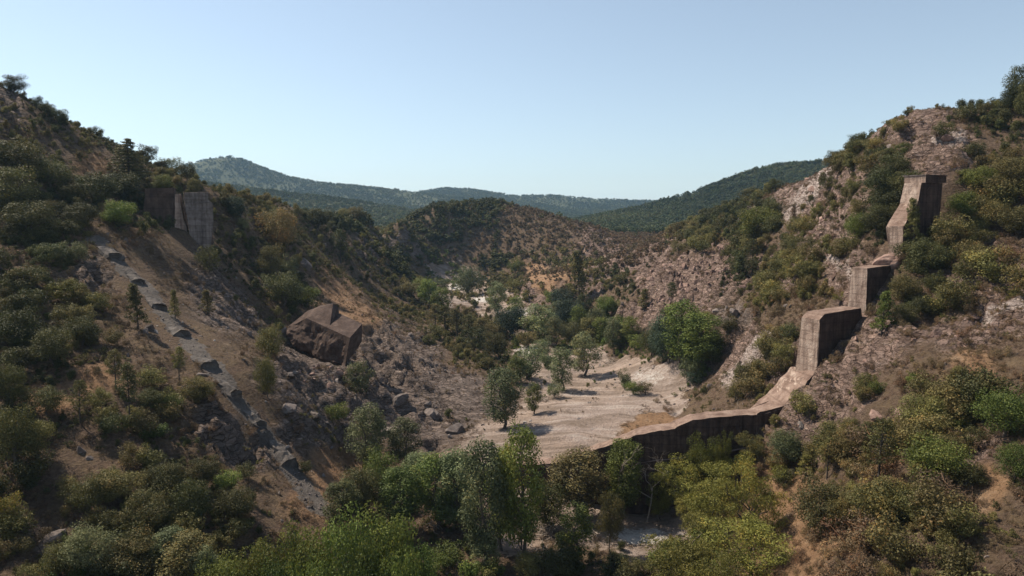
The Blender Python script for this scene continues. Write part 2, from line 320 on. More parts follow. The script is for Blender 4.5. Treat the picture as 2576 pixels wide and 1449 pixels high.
def ground_material():
    m, nd, ln, bs = new_mat('hillside ground')
    geo = nd.new('ShaderNodeNewGeometry'); P = geo.outputs['Position']
    n1 = noise(nd, ln, P, 0.35, 8, 0.65); n2 = noise(nd, ln, P, 1.7, 8, 0.7); n3 = noise(nd, ln, P, 0.06, 4, 0.5)
    st = nd.new('ShaderNodeMapping'); st.inputs['Rotation'].default_value = (0.5, 0.9, 0.3); st.inputs['Scale'].default_value = (0.25, 0.25, 1.6); ln.new(P, st.inputs[0])
    n4 = noise(nd, ln, st.outputs[0], 1.1, 9, 0.72, 0.6)
    soil = ramp(nd, ln, n2, [(0.28, (.05, .034, .025)), (0.48, (.115, .076, .054)), (0.62, (.165, .115, .08)), (0.8, (.23, .17, .125))])
    dry = ramp(nd, ln, n1, [(0.35, (.066, .050, .030)), (0.6, (.145, .102, .060)), (0.75, (.20, .145, .088))])
    soil = mixc(nd, ln, ramp(nd, ln, n1, [(0.42, (0, 0, 0)), (0.62, (.7, .7, .7))]), soil, dry)
    rock = ramp(nd, ln, n4, [(0.27, (.05, .039, .034)), (0.44, (.14, .108, .092)), (0.6, (.245, .192, .165)), (0.8, (.37, .31, .275))])
    pink = ramp(nd, ln, n4, [(0.28, (.055, .037, .031)), (0.41, (.165, .112, .092)), (0.56, (.28, .20, .168)), (0.76, (.46, .365, .315))])
    pink = mixc(nd, ln, ramp(nd, ln, n1, [(0.54, (0, 0, 0)), (0.68, (.7, .7, .7))]), pink, dry)
    # broken bedding: blocks of differing tone parted by dark cracks
    wp = nd.new('ShaderNodeMapping'); wp.inputs['Rotation'].default_value = (0.4, 0.55, 0.5); wp.inputs['Scale'].default_value = (0.42, 0.9, 1.5)
    wv = nd.new('ShaderNodeVectorMath'); wv.operation = 'MULTIPLY_ADD'
    nv = nd.new('ShaderNodeTexNoise'); nv.inputs['Scale'].default_value = 0.5; nv.inputs['Detail'].default_value = 4; ln.new(P, nv.inputs['Vector'])
    ln.new(nv.outputs['Color'], wv.inputs[0]); wv.inputs[1].default_value = (2.2, 2.2, 2.2); ln.new(P, wv.inputs[2]); ln.new(wv.outputs[0], wp.inputs[0])
    ve = nd.new('ShaderNodeTexVoronoi'); ve.feature = 'DISTANCE_TO_EDGE'; ve.inputs['Scale'].default_value = 0.85; ln.new(wp.outputs[0], ve.inputs['Vector'])
    vc = nd.new('ShaderNodeTexVoronoi'); vc.inputs['Scale'].default_value = 0.85; ln.new(wp.outputs[0], vc.inputs['Vector'])
    sc_ = nd.new('ShaderNodeSeparateColor'); ln.new(vc.outputs['Color'], sc_.inputs[0])
    cell = ramp(nd, ln, sc_.outputs[0], [(0.0, (.55, .52, .5)), (0.6, (1, 1, 1)), (1.0, (1.4, 1.36, 1.32))])
    crack = ramp(nd, ln, ve.outputs['Distance'], [(0.0, (.25, .22, .2)), (0.10, (1, 1, 1))])
    brk = ramp(nd, ln, n1, [(0.38, (1, 1, 1)), (0.6, (.45, .45, .45))])
    rock = mixc(nd, ln, brk, rock, mixc(nd, ln, 1.0, mixc(nd, ln, 1.0, rock, cell, 'MULTIPLY'), crack, 'MULTIPLY'))
    pink = mixc(nd, ln, brk, pink, mixc(nd, ln, 1.0, mixc(nd, ln, 1.0, pink, cell, 'MULTIPLY'), crack, 'MULTIPLY'))
    oran = ramp(nd, ln, n1, [(0.3, (.17, .095, .055)), (0.55, (.27, .165, .095)), (0.75, (.36, .25, .165))])
    grav = ramp(nd, ln, n2, [(0.25, (.18, .142, .126)), (0.45, (.31, .243, .21)), (0.6, (.39, .315, .275)), (0.75, (.49, .415, .37))])
    sand = ramp(nd, ln, n3, [(0.42, (0, 0, 0)), (0.6, (.6, .6, .6))])
    grav = mixc(nd, ln, sand, grav, (.40, .295, .23))
    bm_ = nd.new('ShaderNodeMapping'); bm_.inputs['Rotation'].default_value = (0, 0, 0.35); bm_.inputs['Scale'].default_value = (0.035, 0.16, 0.1); ln.new(P, bm_.inputs[0])
    n5 = noise(nd, ln, bm_.outputs[0], 1.6, 5, 0.6, 0.8)
    grav = mixc(nd, ln, ramp(nd, ln, n5, [(0.42, (.85, .85, .85)), (0.56, (0, 0, 0))]), grav, mixc(nd, ln, n2, (.10, .075, .058), (.30, .225, .175)))
    grav = mixc(nd, ln, ramp(nd, ln, n5, [(0.58, (0, 0, 0)), (0.7, (.6, .6, .6))]), grav, (.52, .45, .40))
    forest = ramp(nd, ln, n1, [(0.3, (.035, .045, .022)), (0.7, (.085, .085, .045))])
    c = soil
    # noise breaks up the borders between kinds of ground
    def sharp(name, w=0.32):
        a = nd.new('ShaderNodeMath'); a.operation = 'ADD'; ln.new(attr(nd, name), a.inputs[0])
        b = nd.new('ShaderNodeMath'); b.operation = 'MULTIPLY_ADD'; ln.new(n1, b.inputs[0]); b.inputs[1].default_value = 0.9; b.inputs[2].default_value = -0.95
        b2 = nd.new('ShaderNodeMath'); b2.operation = 'MULTIPLY_ADD'; ln.new(n2, b2.inputs[0]); b2.inputs[1].default_value = 1.0; ln.new(b.outputs[0], b2.inputs[2])
        ln.new(b2.outputs[0], a.inputs[1])
        return ramp(nd, ln, a.outputs[0], [(0.5 - w, (0, 0, 0)), (0.5 + w, (1, 1, 1))])
    c = mixc(nd, ln, sharp('rock'), c, rock)
    c = mixc(nd, ln, sharp('pink'), c, pink)
    c = mixc(nd, ln, sharp('orange'), c, oran)
    c = mixc(nd, ln, sharp('gravel', 0.12), c, grav)
    c = mixc(nd, ln, sharp('palerock', 0.15), c, mixc(nd, ln, .8, ramp(nd, ln, n4, [(0.3, (.22, .165, .14)), (0.5, (.42, .34, .305)), (0.7, (.56, .48, .44))]), crack, 'MULTIPLY'))
    c = mixc(nd, ln, sharp('bleached', 0.15), c, ramp(nd, ln, n2, [(0.3, (.38, .34, .31)), (0.6, (.62, .58, .54))]))
    c = mixc(nd, ln, sharp('track', 0.10), c, mixc(nd, ln, n2, (.06, .052, .047), (.21, .18, .16)))
    c = mixc(nd, ln, attr(nd, 'forest'), c, forest)
    ln.new(c, bs.inputs['Base Color'])
    bs.inputs['Roughness'].default_value = 0.95
    bs.inputs['Specular IOR Level'].default_value = 0.15
    bp = nd.new('ShaderNodeBump'); bp.inputs['Strength'].default_value = 1.0; bp.inputs['Distance'].default_value = 0.9
    s = nd.new('ShaderNodeMath'); s.operation = 'ADD'; ln.new(n4, s.inputs[0]); ln.new(n2, s.inputs[1])
    s2 = nd.new('ShaderNodeMath'); s2.operation = 'MULTIPLY_ADD'; ln.new(crack, s2.inputs[0]); ln.new(s.outputs[0], s2.inputs[2])
    rk = nd.new('ShaderNodeMath'); rk.operation = 'ADD'; ln.new(attr(nd, 'rock'), rk.inputs[0]); ln.new(attr(nd, 'pink'), rk.inputs[1])
    rk2 = nd.new('ShaderNodeMath'); rk2.operation = 'MULTIPLY'; ln.new(rk.outputs[0], rk2.inputs[0]); rk2.inputs[1].default_value = 0.45; ln.new(rk2.outputs[0], s2.inputs[1])
    ln.new(s2.outputs[0], bp.inputs['Height']); ln.new(bp.outputs[0], bs.inputs['Normal'])
    return m

def concrete_material(name, dark, mid, light, streak=0.6, lift=1.6):
    """weathered mass concrete: run-off streaks, lift joints, stains"""
    m, nd, ln, bs = new_mat(name)
    geo = nd.new('ShaderNodeNewGeometry'); P = geo.outputs['Position']
    mp = nd.new('ShaderNodeMapping'); mp.inputs['Scale'].default_value = (1.3, 1.3, 0.07); ln.new(P, mp.inputs[0])
    s1 = noise(nd, ln, mp.outputs[0], 1.2, 6, 0.6); s2 = noise(nd, ln, P, 0.5, 8, 0.65); s3 = noise(nd, ln, P, 3.0, 8, 0.7)
    basec = ramp(nd, ln, s2, [(0.3, dark), (0.5, mid), (0.72, light)])
    dk = ramp(nd, ln, s1, [(0.40, (.32, .29, .28)), (0.56, (1, 1, 1))])
    c = mixc(nd, ln, streak, basec, dk, 'MULTIPLY')
    sep = nd.new('ShaderNodeSeparateXYZ'); ln.new(P, sep.inputs[0])
    a = nd.new('ShaderNodeMath'); a.operation = 'DIVIDE'; ln.new(sep.outputs[2], a.inputs[0]); a.inputs[1].default_value = lift
    b = nd.new('ShaderNodeMath'); b.operation = 'FRACT'; ln.new(a.outputs[0], b.inputs[0])
    j = ramp(nd, ln, b.outputs[0], [(0.0, (.5, .47, .46)), (0.12, (1, 1, 1)), (0.91, (1, 1, 1)), (1.0, (.5, .47, .46))])
    c = mixc(nd, ln, 0.55, c, j, 'MULTIPLY')
    c = mixc(nd, ln, 0.4, c, ramp(nd, ln, s3, [(0.3, (.55, .52, .5)), (0.7, (1.2, 1.18, 1.15))]), 'MULTIPLY')
    ln.new(c, bs.inputs['Base Color'])
    bs.inputs['Roughness'].default_value = 0.9; bs.inputs['Specular IOR Level'].default_value = 0.2
    bp = nd.new('ShaderNodeBump'); bp.inputs['Strength'].default_value = 0.8; bp.inputs['Distance'].default_value = 0.25
    q = nd.new('ShaderNodeMath'); q.operation = 'ADD'; ln.new(s3, q.inputs[0]); ln.new(s2, q.inputs[1])
    ln.new(q.outputs[0], bp.inputs['Height']); ln.new(bp.outputs[0], bs.inputs['Normal'])
    return m

def rock_material(name, stops, scale=1.2):
    m, nd, ln, bs = new_mat(name)
    geo = nd.new('ShaderNodeNewGeometry'); P = geo.outputs['Position']
    oi = nd.new('ShaderNodeObjectInfo')
    n = noise(nd, ln, P, scale, 8, 0.7); n2 = noise(nd, ln, P, scale * 4, 6, 0.7)
    c = ramp(nd, ln, n, stops)
    hs = nd.new('ShaderNodeHueSaturation'); ln.new(c, hs.inputs['Color'])
    mr = nd.new('ShaderNodeMapRange'); mr.inputs['To Min'].default_value = 0.55; mr.inputs['To Max'].default_value = 1.05; ln.new(oi.outputs['Random'], mr.inputs[0]); ln.new(mr.outputs[0], hs.inputs['Value'])
    ln.new(hs.outputs[0], bs.inputs['Base Color']); bs.inputs['Roughness'].default_value = 0.92; bs.inputs['Specular IOR Level'].default_value = 0.15
    bp = nd.new('ShaderNodeBump'); bp.inputs['Strength'].default_value = 0.7; bp.inputs['Distance'].default_value = 0.15
    ln.new(n2, bp.inputs['Height']); ln.new(bp.outputs[0], bs.inputs['Normal'])
    return m

def leaf_material(name, lo, hi, trans=0.28, hue=0.03, val=0.35, patch=0.035, amt=1.1):
    m, nd, ln, bs = new_mat(name)
    oi = nd.new('ShaderNodeObjectInfo')
    big = noise(nd, ln, oi.outputs['Location'], patch, 3, 0.6)
    t = nd.new('ShaderNodeMath'); t.operation = 'MULTIPLY_ADD'; ln.new(big, t.inputs[0]); t.inputs[1].default_value = amt; t.inputs[2].default_value = -amt / 2
    t2 = nd.new('ShaderNodeMath'); t2.operation = 'ADD'; t2.use_clamp = True; ln.new(t.outputs[0], t2.inputs[0]); ln.new(attr(nd, 'tint'), t2.inputs[1])
    mid = tuple(a * .45 + b * .55 for a, b in zip(lo, hi))
    c = ramp(nd, ln, t2.outputs[0], [(0.0, lo), (0.45, mid), (0.82, hi), (1.0, (min(hi[0] * 1.45, 1), hi[1] * 1.12, hi[2] * .9))])
    hs = nd.new('ShaderNodeHueSaturation'); ln.new(c, hs.inputs['Color'])
    a = nd.new('ShaderNodeMapRange'); a.inputs['To Min'].default_value = 0.5 - hue; a.inputs['To Max'].default_value = 0.5 + hue * 0.6
    w = nd.new('ShaderNodeTexWhiteNoise'); w.noise_dimensions = '1D'; ln.new(oi.outputs['Random'], w.inputs['W'])
    ln.new(w.outputs['Value'], a.inputs[0]); ln.new(a.outputs[0], hs.inputs['Hue'])
    b = nd.new('ShaderNodeMapRange'); b.inputs['To Min'].default_value = 1 - val; b.inputs['To Max'].default_value = 1 + val
    ln.new(oi.outputs['Random'], b.inputs[0]); ln.new(b.outputs[0], hs.inputs['Value'])
    ln.new(hs.outputs[0], bs.inputs['Base Color'])
    bs.inputs['Roughness'].default_value = 0.65; bs.inputs['Specular IOR Level'].default_value = 0.25
    tr = nd.new('ShaderNodeBsdfTranslucent'); ln.new(hs.outputs[0], tr.inputs['Color'])
    mx = nd.new('ShaderNodeMixShader'); mx.inputs[0].default_value = trans
    ln.new(bs.outputs[0], mx.inputs[1]); ln.new(tr.outputs[0], mx.inputs[2]); ln.new(mx.outputs[0], nd['Material Output'].inputs['Surface'])
    return m

def bark_material(name, a, b):
    m, nd, ln, bs = new_mat(name)
    tc = nd.new('ShaderNodeTexCoord'); n = noise(nd, ln, tc.outputs['Object'], 3.0, 6, 0.7)
    ln.new(ramp(nd, ln, n, [(0.3, a), (0.7, b)]), bs.inputs['Base Color']); bs.inputs['Roughness'].default_value = 0.9
    return m

M = {}
M['ground'] = ground_material()
M['wall'] = concrete_material('pale dam concrete lit copy', (.24, .168, .135), (.39, .295, .242), (.50, .405, .345), 0.6)  # lit copy of the dam concrete, paler to carry sun on the end faces
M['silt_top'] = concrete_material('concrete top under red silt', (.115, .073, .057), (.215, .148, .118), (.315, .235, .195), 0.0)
M['shade_face'] = concrete_material('silted dam face with shade in colour', (.046, .027, .021), (.080, .050, .039), (.13, .085, .066), 0.6)  # shaded copy: reddish silt tone darkened to carry the shade of these faces
M['pale_wall'] = concrete_material('weathered grey dam concrete', (.135, .11, .10), (.21, .178, .165), (.30, .262, .245), 0.55)
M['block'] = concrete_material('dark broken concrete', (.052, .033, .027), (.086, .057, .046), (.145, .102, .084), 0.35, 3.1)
M['footing'] = concrete_material('grey footing concrete', (.07, .06, .055), (.12, .105, .096), (.20, .176, .16), 0.3)
M['rock'] = rock_material('grey schist', [(.25, (.07, .058, .055)), (.5, (.19, .155, .14)), (.75, (.33, .28, .255))])
M['scree'] = rock_material('reddish scree', [(.25, (.11, .065, .052)), (.5, (.26, .17, .14)), (.75, (.40, .295, .25))])
M['pebble'] = rock_material('pale river stone', [(.25, (.2, .17, .155)), (.5, (.37, .32, .29)), (.75, (.52, .47, .43))])
M['D'] = leaf_material('dark evergreen leaves', (.024, .029, .009), (.094, .097, .032))
M['O'] = leaf_material('olive green leaves', (.050, .050, .015), (.175, .155, .052))
M['B'] = leaf_material('dry brown twigs and leaves', (.066, .046, .024), (.18, .128, .070), 0.15, 0.02)
M['G'] = leaf_material('fresh green leaves', (.040, .060, .011), (.130, .165, .035))
M['S'] = leaf_material('silvery green leaves', (.044, .058, .022), (.165, .185, .085))
M['M'] = leaf_material('yellow green feathery leaves', (.058, .064, .012), (.175, .178, .038))
M['K'] = leaf_material('blue green leaves', (.016, .030, .018), (.052, .075, .045))
M['F'] = leaf_material('far forest leaves', (.024, .036, .013), (.078, .098, .034), 0.1, 0.04, 0.4, 0.006, 2.2)
M['bark'] = bark_material('grey brown bark', (.05, .038, .03), (.14, .11, .09))
M['dead'] = bark_material('bleached dead wood', (.16, .125, .10), (.36, .30, .25))
M['char'] = bark_material('dark pine bark', (.025, .02, .018), (.075, .058, .048))
M['plank'] = bark_material('weathered railing wood', (.16, .11, .075), (.3, .22, .16))
M['steel'], _nd, _ln, _b = new_mat('galvanised steel'); _b.inputs['Base Color'].default_value = (.22, .23, .24, 1); _b.inputs['Metallic'].default_value = 0.6; _b.inputs['Roughness'].default_value = 0.6

# ---------------------------------------------------------------- object helpers
def tag(o, label=None, cat=None, group=None, kind=None):
    if label: o['label'] = label
    if cat: o['category'] = cat
    if group: o['group'] = group
    if kind: o['kind'] = kind
    return o

def np_mesh(name, v, quads=None, tris=None, tint=None):
    v = np.asarray(v, np.float32); m = bpy.data.meshes.new(name)
    m.vertices.add(len(v)); m.vertices.foreach_set('co', v.ravel())
    li, ls, s = [], [], 0
    for f, k in ((quads, 4), (tris, 3)):
        if f is not None and len(f):
            f = np.asarray(f, np.int32); li.append(f.ravel()); ls.append(s + np.arange(0, f.size, k, dtype=np.int32)); s += f.size
    li = np.concatenate(li); ls = np.concatenate(ls)
    m.loops.add(len(li)); m.loops.foreach_set('vertex_index', li)
    m.polygons.add(len(ls)); m.polygons.foreach_set('loop_start', ls)
    m.update(calc_edges=True)
    if tint is not None:
        a = m.attributes.new('tint', 'FLOAT', 'FACE'); a.data.foreach_set('value', np.asarray(tint, np.float32))
    return m

def link(name, mesh, mat=None, parent=None):
    o = bpy.data.objects.new(name, mesh); COL.objects.link(o)
    if mat is not None and mesh is not None:
        if not mesh.materials: mesh.materials.append(mat)
        elif mesh.materials[0] != mat:
            o.material_slots[0].link = 'OBJECT'; o.material_slots[0].material = mat
    if parent is not None: o.parent = parent
    return o

def empty(name, loc):
    o = bpy.data.objects.new(name, None); o['kind'] = 'thing'; COL.objects.link(o); o.location = loc; o.empty_display_size = 0.5
    return o

def tube(pts, rad, sides=6):
    pts = np.asarray(pts, float); n = len(pts); rad = np.asarray(rad, float)
    t = np.gradient(pts, axis=0); t /= np.linalg.norm(t, axis=1)[:, None] + 1e-9
    ref = np.array([0.31, 0.17, 0.93]) if abs(t[0][2]) < 0.9 else np.array([1.0, 0.1, 0.05])
    u = np.cross(t, ref); u /= np.linalg.norm(u, axis=1)[:, None] + 1e-9; w = np.cross(t, u)
    a = np.linspace(0, 2 * math.pi, sides, endpoint=False)
    v = pts[:, None] + rad[:, None, None] * (np.cos(a)[None, :, None] * u[:, None] + np.sin(a)[None, :, None] * w[:, None])
    idx = np.arange(n * sides).reshape(n, sides)
    q = np.stack([idx[:-1], np.roll(idx[:-1], -1, 1), np.roll(idx[1:], -1, 1), idx[1:]], -1).reshape(-1, 4)
    return v.reshape(-1, 3), q

def join_tubes(lst):
    V, Q, o = [], [], 0
    for v, q in lst:
        V.append(v); Q.append(q + o); o += len(v)
    return np.concatenate(V), np.concatenate(Q)

def solid(name, front, back, mat, parent=None, rough=0.0, cuts=0, seed=0, origin=None):
    """closed solid between two matching outlines (front seen from the viewer's side), optionally subdivided and roughened"""
    front = np.asarray(front, float); back = np.asarray(back, float)
    if origin is None: origin = (0, 0, 0)
    o3 = np.asarray(origin, float)
    bm = bmesh.new(); n = len(front)
    vf = [bm.verts.new(p - o3) for p in front]; vb = [bm.verts.new(p - o3) for p in back]
    bm.faces.new(vf); bm.faces.new(vb[::-1])
    for i in range(n):
        j = (i + 1) % n; bm.faces.new([vf[j], vf[i], vb[i], vb[j]])
    bmesh.ops.triangulate(bm, faces=[f for f in bm.faces if len(f.verts) > 4], ngon_method='EAR_CLIP')
    bmesh.ops.recalc_face_normals(bm, faces=bm.faces)
    if cuts:
        for _ in range(cuts):
            le = [e for e in bm.edges if e.calc_length() > 0.9]
            bmesh.ops.subdivide_edges(bm, edges=le, cuts=1, use_grid_fill=True)
        bmesh.ops.triangulate(bm, faces=bm.faces)
        rs = np.random.RandomState(seed)
        co = np.array([v.co for v in bm.verts])
        d = np.stack([fbm(co[:, 1] * .9 + 3 + seed, co[:, 2] * .9, 3), fbm(co[:, 0] * .9 + 31, co[:, 2] * .9, 3), fbm(co[:, 0] * .9, co[:, 1] * .9 + 57, 3)], 1) * rough
        for v, k in zip(bm.verts, d): v.co += Vector(k)
    m = bpy.data.meshes.new(name); bm.to_mesh(m); bm.free()
    return link(name, m, mat, parent)

def shade_and_silt(o, n2d, lim=0.55):
    """viewer-side faces get shade put into their colour, tops get red silt"""
    me = o.data; me.materials.append(M['shade_face']); me.materials.append(M['silt_top'])
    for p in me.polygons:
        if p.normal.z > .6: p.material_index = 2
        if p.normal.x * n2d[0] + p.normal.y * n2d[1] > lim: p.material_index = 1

# ---------------------------------------------------------------- ground
track_line = np.array([(240, 600), (290, 650), (345, 705), (398, 770), (455, 840), (528, 918), (595, 1000), (655, 1075), (728, 1170), (775, 1240), (812, 1290)], float)
def build_ground():
    ny, nx = HZ.shape
    idx = np.arange(ny * nx).reshape(ny, nx)
    q = np.stack([idx[:-1, :-1], idx[:-1, 1:], idx[1:, 1:], idx[1:, :-1]], -1).reshape(-1, 4)
    m = np_mesh('ground', np.stack([MX, MY, HZ], -1).reshape(-1, 3), q)
    m.polygons.foreach_set('use_smooth', np.ones(len(q), bool))
    T = np.array([hit(*p)[:2] for p in track_line])
    dd = np.full(MX.shape, 99.0)
    sel = (np.abs(MX) < 140) & (MY > 60) & (MY < 200)
    xs, ys = MX[sel], MY[sel]; best = np.full(xs.shape, 99.0)
    for a, b in zip(T[:-1], T[1:]):
        ab = b - a; t = np.clip(((xs - a[0]) * ab[0] + (ys - a[1]) * ab[1]) / (ab @ ab), 0, 1)
        best = np.minimum(best, np.hypot(xs - a[0] - t * ab[0], ys - a[1] - t * ab[1]))
    dd[sel] = best
    track = 1 - sstep(0.9, 2.9, dd + 1.5 * fbm(MX / 2.2, MY / 2.2, 3))
    fo = sstep(430, 640, MY) * sstep(0.9, 0.5, nm)
    fo = np.maximum(fo, sstep(620, 720, MY))
    fo = np.maximum(fo, sstep(0.5, 0.0, nm))
    bl = np.zeros(MX.shape)
    for bx_, by_, rx_, ry_ in [(1615, 1352, 85, 24), (1215, 753, 34, 9), (1302, 785, 36, 10), (1150, 722, 32, 10), (1330, 880, 40, 14), (1640, 950, 80, 30)]:
        bl = np.maximum(bl, np.where((MY > 60) & (MY < 520), np.exp(-((ppx - bx_) / rx_) ** 2 - ((ppy - by_) / ry_) ** 2), 0) * (.85 if by_ != 950 else .5))
    pr_ = np.zeros(MX.shape)
    for (ax, ay), (bx, by), wd in [((2100, 415), (1985, 535), 30), ((1935, 850), (1830, 965), 24), ((2350, 360), (2420, 350), 22), ((2480, 800), (2576, 760), 18), ((2150, 700), (2080, 640), 12)]:
        t_ = np.clip(((ppx - ax) * (bx - ax) + (ppy - ay) * (by - ay)) / ((bx - ax) ** 2 + (by - ay) ** 2), 0, 1)
        pr_ = np.maximum(pr_, np.where((MY > 60) & (MY < 420), np.exp(-((ppx - ax - t_ * (bx - ax)) ** 2 + (ppy - ay - t_ * (by - ay)) ** 2) / wd ** 2), 0) * .75)
    g = gw.copy(); g[..., 4] *= 1 - (dd < 12)
    for nme, arr in (('rock', g[..., 1]), ('pink', g[..., 2]), ('orange', g[..., 3]), ('gravel', g[..., 4]), ('track', track), ('bleached', bl), ('palerock', pr_), ('forest', fo)):
        a = m.attributes.new(nme, 'FLOAT', 'POINT'); a.data.foreach_set('value', arr.ravel().astype(np.float32))
    o = link('ground', m, M['ground']); tag(o, kind='structure')
    return T
TRACK = build_ground()

# ---------------------------------------------------------------- the ruined arch dam
plan = np.array([(-30, 147), (-22, 140), (-8, 130), (8, 122.5), (22, 118.5), (36, 117.6), (47, 119.6), (56, 123.3), (64, 127.2), (72, 131.2), (80, 135.2), (95, 143)], float)
def plan_y(x): return float(np.interp(x, plan[:, 0], plan[:, 1]))
def plan_n(x):
    t = np.array([6.0, plan_y(x + 3) - plan_y(x - 3)]); t /= np.linalg.norm(t)
    return np.array([-t[1], t[0], 0.0])
def on_wall(px, py):
    d = ray(px, py); Y = 122.0
    for _ in range(60): Y = 0.5 * Y + 0.5 * plan_y(d[0] * Y)
    return np.array([d[0] * Y, Y, CAM_H + d[2] * Y])
def thick(z): return 6.9 - 5.1 * min(max(z, 0), 60) / 60
def wall_piece(name, outline, parent, mat, extra=None, rough=0.06, cuts=3, seed=1, th=None, deeper=0.0, proud=0.0, nrm=None):
    F, B = [], []
    for px, py in outline:
        p = on_wall(px, py); n = plan_n(p[0]) if nrm is None else np.array(nrm, float)
        F.append(p - n * proud); B.append(p + n * ((thick(p[2]) if th is None else th) + deeper))
    o = solid(name, F, B, mat, parent, rough, cuts, seed, parent.location if parent else None)
    n = plan_n(np.mean([f[0] for f in F])); shade_and_silt(o, (-n[0], -n[1]))
    return o

crest_front = [(1060, 1152), (1085, 1152), (1172, 1152), (1250, 1166), (1330, 1168), (1390, 1166), (1430, 1155), (1480, 1138), (1545, 1115), (1600, 1095), (1640, 1086), (1697, 1079), (1711, 1071), (1745, 1057), (1800, 1050), (1905, 1043)]
wall_low = [(1085, 1150), (1130, 1149), (1172, 1153)]
wr = empty('dam_wall', on_wall(1600, 1290))
tag(wr, 'long low broken concrete dam wall curving across the gravel river bed', 'dam wall')
def base_pt(p, z=-1.5):
    return np.array([p[0], p[1], z])
def strip_wall(name, pts, zb, parent, mat, proud=0.0, th=None, seed=3, rough=0.14, top_drop=0.0):
    T = [on_wall(*p) for p in pts]
    F = [t - plan_n(t[0]) * proud for t in T] + [base_pt(t - plan_n(t[0]) * proud, zb) for t in T[::-1]]
    B = [t + plan_n(t[0]) * (thick(t[2]) if th is None else th) + np.array([0, 0, -top_drop]) for t in T] + [base_pt(t + plan_n(t[0]) * (thick(zb) if th is None else th), zb) for t in T[::-1]]
    # one clean segment per crest span, so that a curved outline stays closed
    bm = bmesh.new(); n = len(T); o3 = np.array(parent.location)
    ring = []
    for i in range(n):
        ring.append([bm.verts.new(np.asarray(p) - o3) for p in (F[i], F[2 * n - 1 - i], B[2 * n - 1 - i], B[i])])
    for a, b in zip(ring[:-1], ring[1:]):
        for k in range(4): bm.faces.new([a[k], b[k], b[(k + 1) % 4], a[(k + 1) % 4]])
    bm.faces.new(ring[0]); bm.faces.new(ring[-1][::-1])
    bmesh.ops.recalc_face_normals(bm, faces=bm.faces)
    for _ in range(3):
        bmesh.ops.subdivide_edges(bm, edges=[e for e in bm.edges if e.calc_length() > 1.0], cuts=1, use_grid_fill=True)
    bmesh.ops.triangulate(bm, faces=bm.faces)
    co = np.array([v.co for v in bm.verts])
    d = np.stack([fbm(co[:, 1] * .8 + 3 + seed, co[:, 2] * .8, 3), fbm(co[:, 0] * .8 + 31, co[:, 2] * .8, 3), fbm(co[:, 0] * .8, co[:, 1] * .8 + 57, 3)], 1) * rough
    for v, k in zip(bm.verts, d): v.co += Vector(k)
    m = bpy.data.meshes.new(name); bm.to_mesh(m); bm.free()
    o = link(name, m, mat, parent); shade_and_silt(o, (0.1, -1), .5)
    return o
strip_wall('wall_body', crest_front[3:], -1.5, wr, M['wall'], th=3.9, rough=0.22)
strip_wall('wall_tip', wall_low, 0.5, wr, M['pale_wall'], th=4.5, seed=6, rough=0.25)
strip_wall('toe_ledge', [(1560, 1168), (1640, 1158), (1712, 1150), (1800, 1140), (1880, 1125)], -1.6, wr, M['shade_face'], proud=0.55, th=2.0, seed=8)
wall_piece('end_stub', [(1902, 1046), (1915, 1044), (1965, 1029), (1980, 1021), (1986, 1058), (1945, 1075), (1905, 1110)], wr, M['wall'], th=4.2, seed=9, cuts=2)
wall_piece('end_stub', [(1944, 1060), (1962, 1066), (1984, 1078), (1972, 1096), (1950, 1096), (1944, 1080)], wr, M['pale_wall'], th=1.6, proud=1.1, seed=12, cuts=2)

sl = empty('dam_slab', on_wall(1985, 1010))
tag(sl, 'sloping pinkish concrete slab between the low dam wall and the lowest step', 'concrete slab')
def slab():
    fr = [(1905, 1040), (1978, 1018), (2012, 985), (2053, 934)]
    T = [on_wall(*p) for p in fr]
    back = [at(1872, 1040, T[0][1] + 7.5), at(1905, 1012, T[1][1] + 8.2), at(1945, 975, T[2][1] + 8.0), at(1990, 922, T[3][1] + 6.0)]
    F = T + [t + np.array([0, 0, -7.0]) for t in T[::-1]]
    Bk = back + [t + np.array([0, 0, -7.0]) for t in back[::-1]]
    shade_and_silt(solid('slab_body', F, Bk, M['wall'], sl, 0.28, 4, 5, sl.location), (.5, -.87), .6)
slab()

def step_block(label, name, outline, capmat, seed, cuts=3, mat=None):
    o = empty('dam_step', on_wall(outline[0][0], outline[0][1])); tag(o, label, 'concrete block', 'stepped remains of the dam on the bank')
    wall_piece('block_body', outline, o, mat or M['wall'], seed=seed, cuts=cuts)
    return o
s1 = step_block('tall lowest concrete step of the ruined dam, above the sloping slab', 'dam_step', [(2053, 945), (2058, 860), (2061, 805), (2074, 790), (2120, 782), (2166, 775), (2172, 830), (2172, 930)], None, 21)
wall_piece('pilaster', [(2053.5, 945), (2058.4, 860), (2060.6, 812), (2066, 812), (2066, 950)], s1, M['wall'], th=0.9, proud=0.12, seed=31, cuts=1)
s2 = step_block('middle concrete step of the ruined dam with pale streaked end', 'dam_step', [(2178, 790), (2180, 720), (2182, 675), (2225, 669), (2272, 664), (2278, 700), (2278, 790)], None, 22)
s3 = step_block('narrow upper concrete step of the ruined dam below the tall pier', 'dam_step', [(2270, 690), (2271, 620), (2272, 569), (2300, 567), (2330, 567), (2330, 690)], None, 23)
pr = empty('dam_pier', on_wall(2330, 600)); tag(pr, 'tall topmost concrete pier of the ruined dam with a projecting cap', 'concrete pier')
wall_piece('pier_body', [(2272, 572), (2290, 541), (2308, 511), (2319, 459), (2346, 460), (2371, 461), (2366, 520), (2358, 600), (2280, 640)], pr, M['wall'], seed=24, th=3.6, rough=0.10)
pc = wall_piece('pier_cap', [(2326, 459.5), (2327, 441), (2352, 441.5), (2378, 443.5), (2378, 460)], pr, M['wall'], th=4.2, proud=0.22, seed=25, cuts=2)
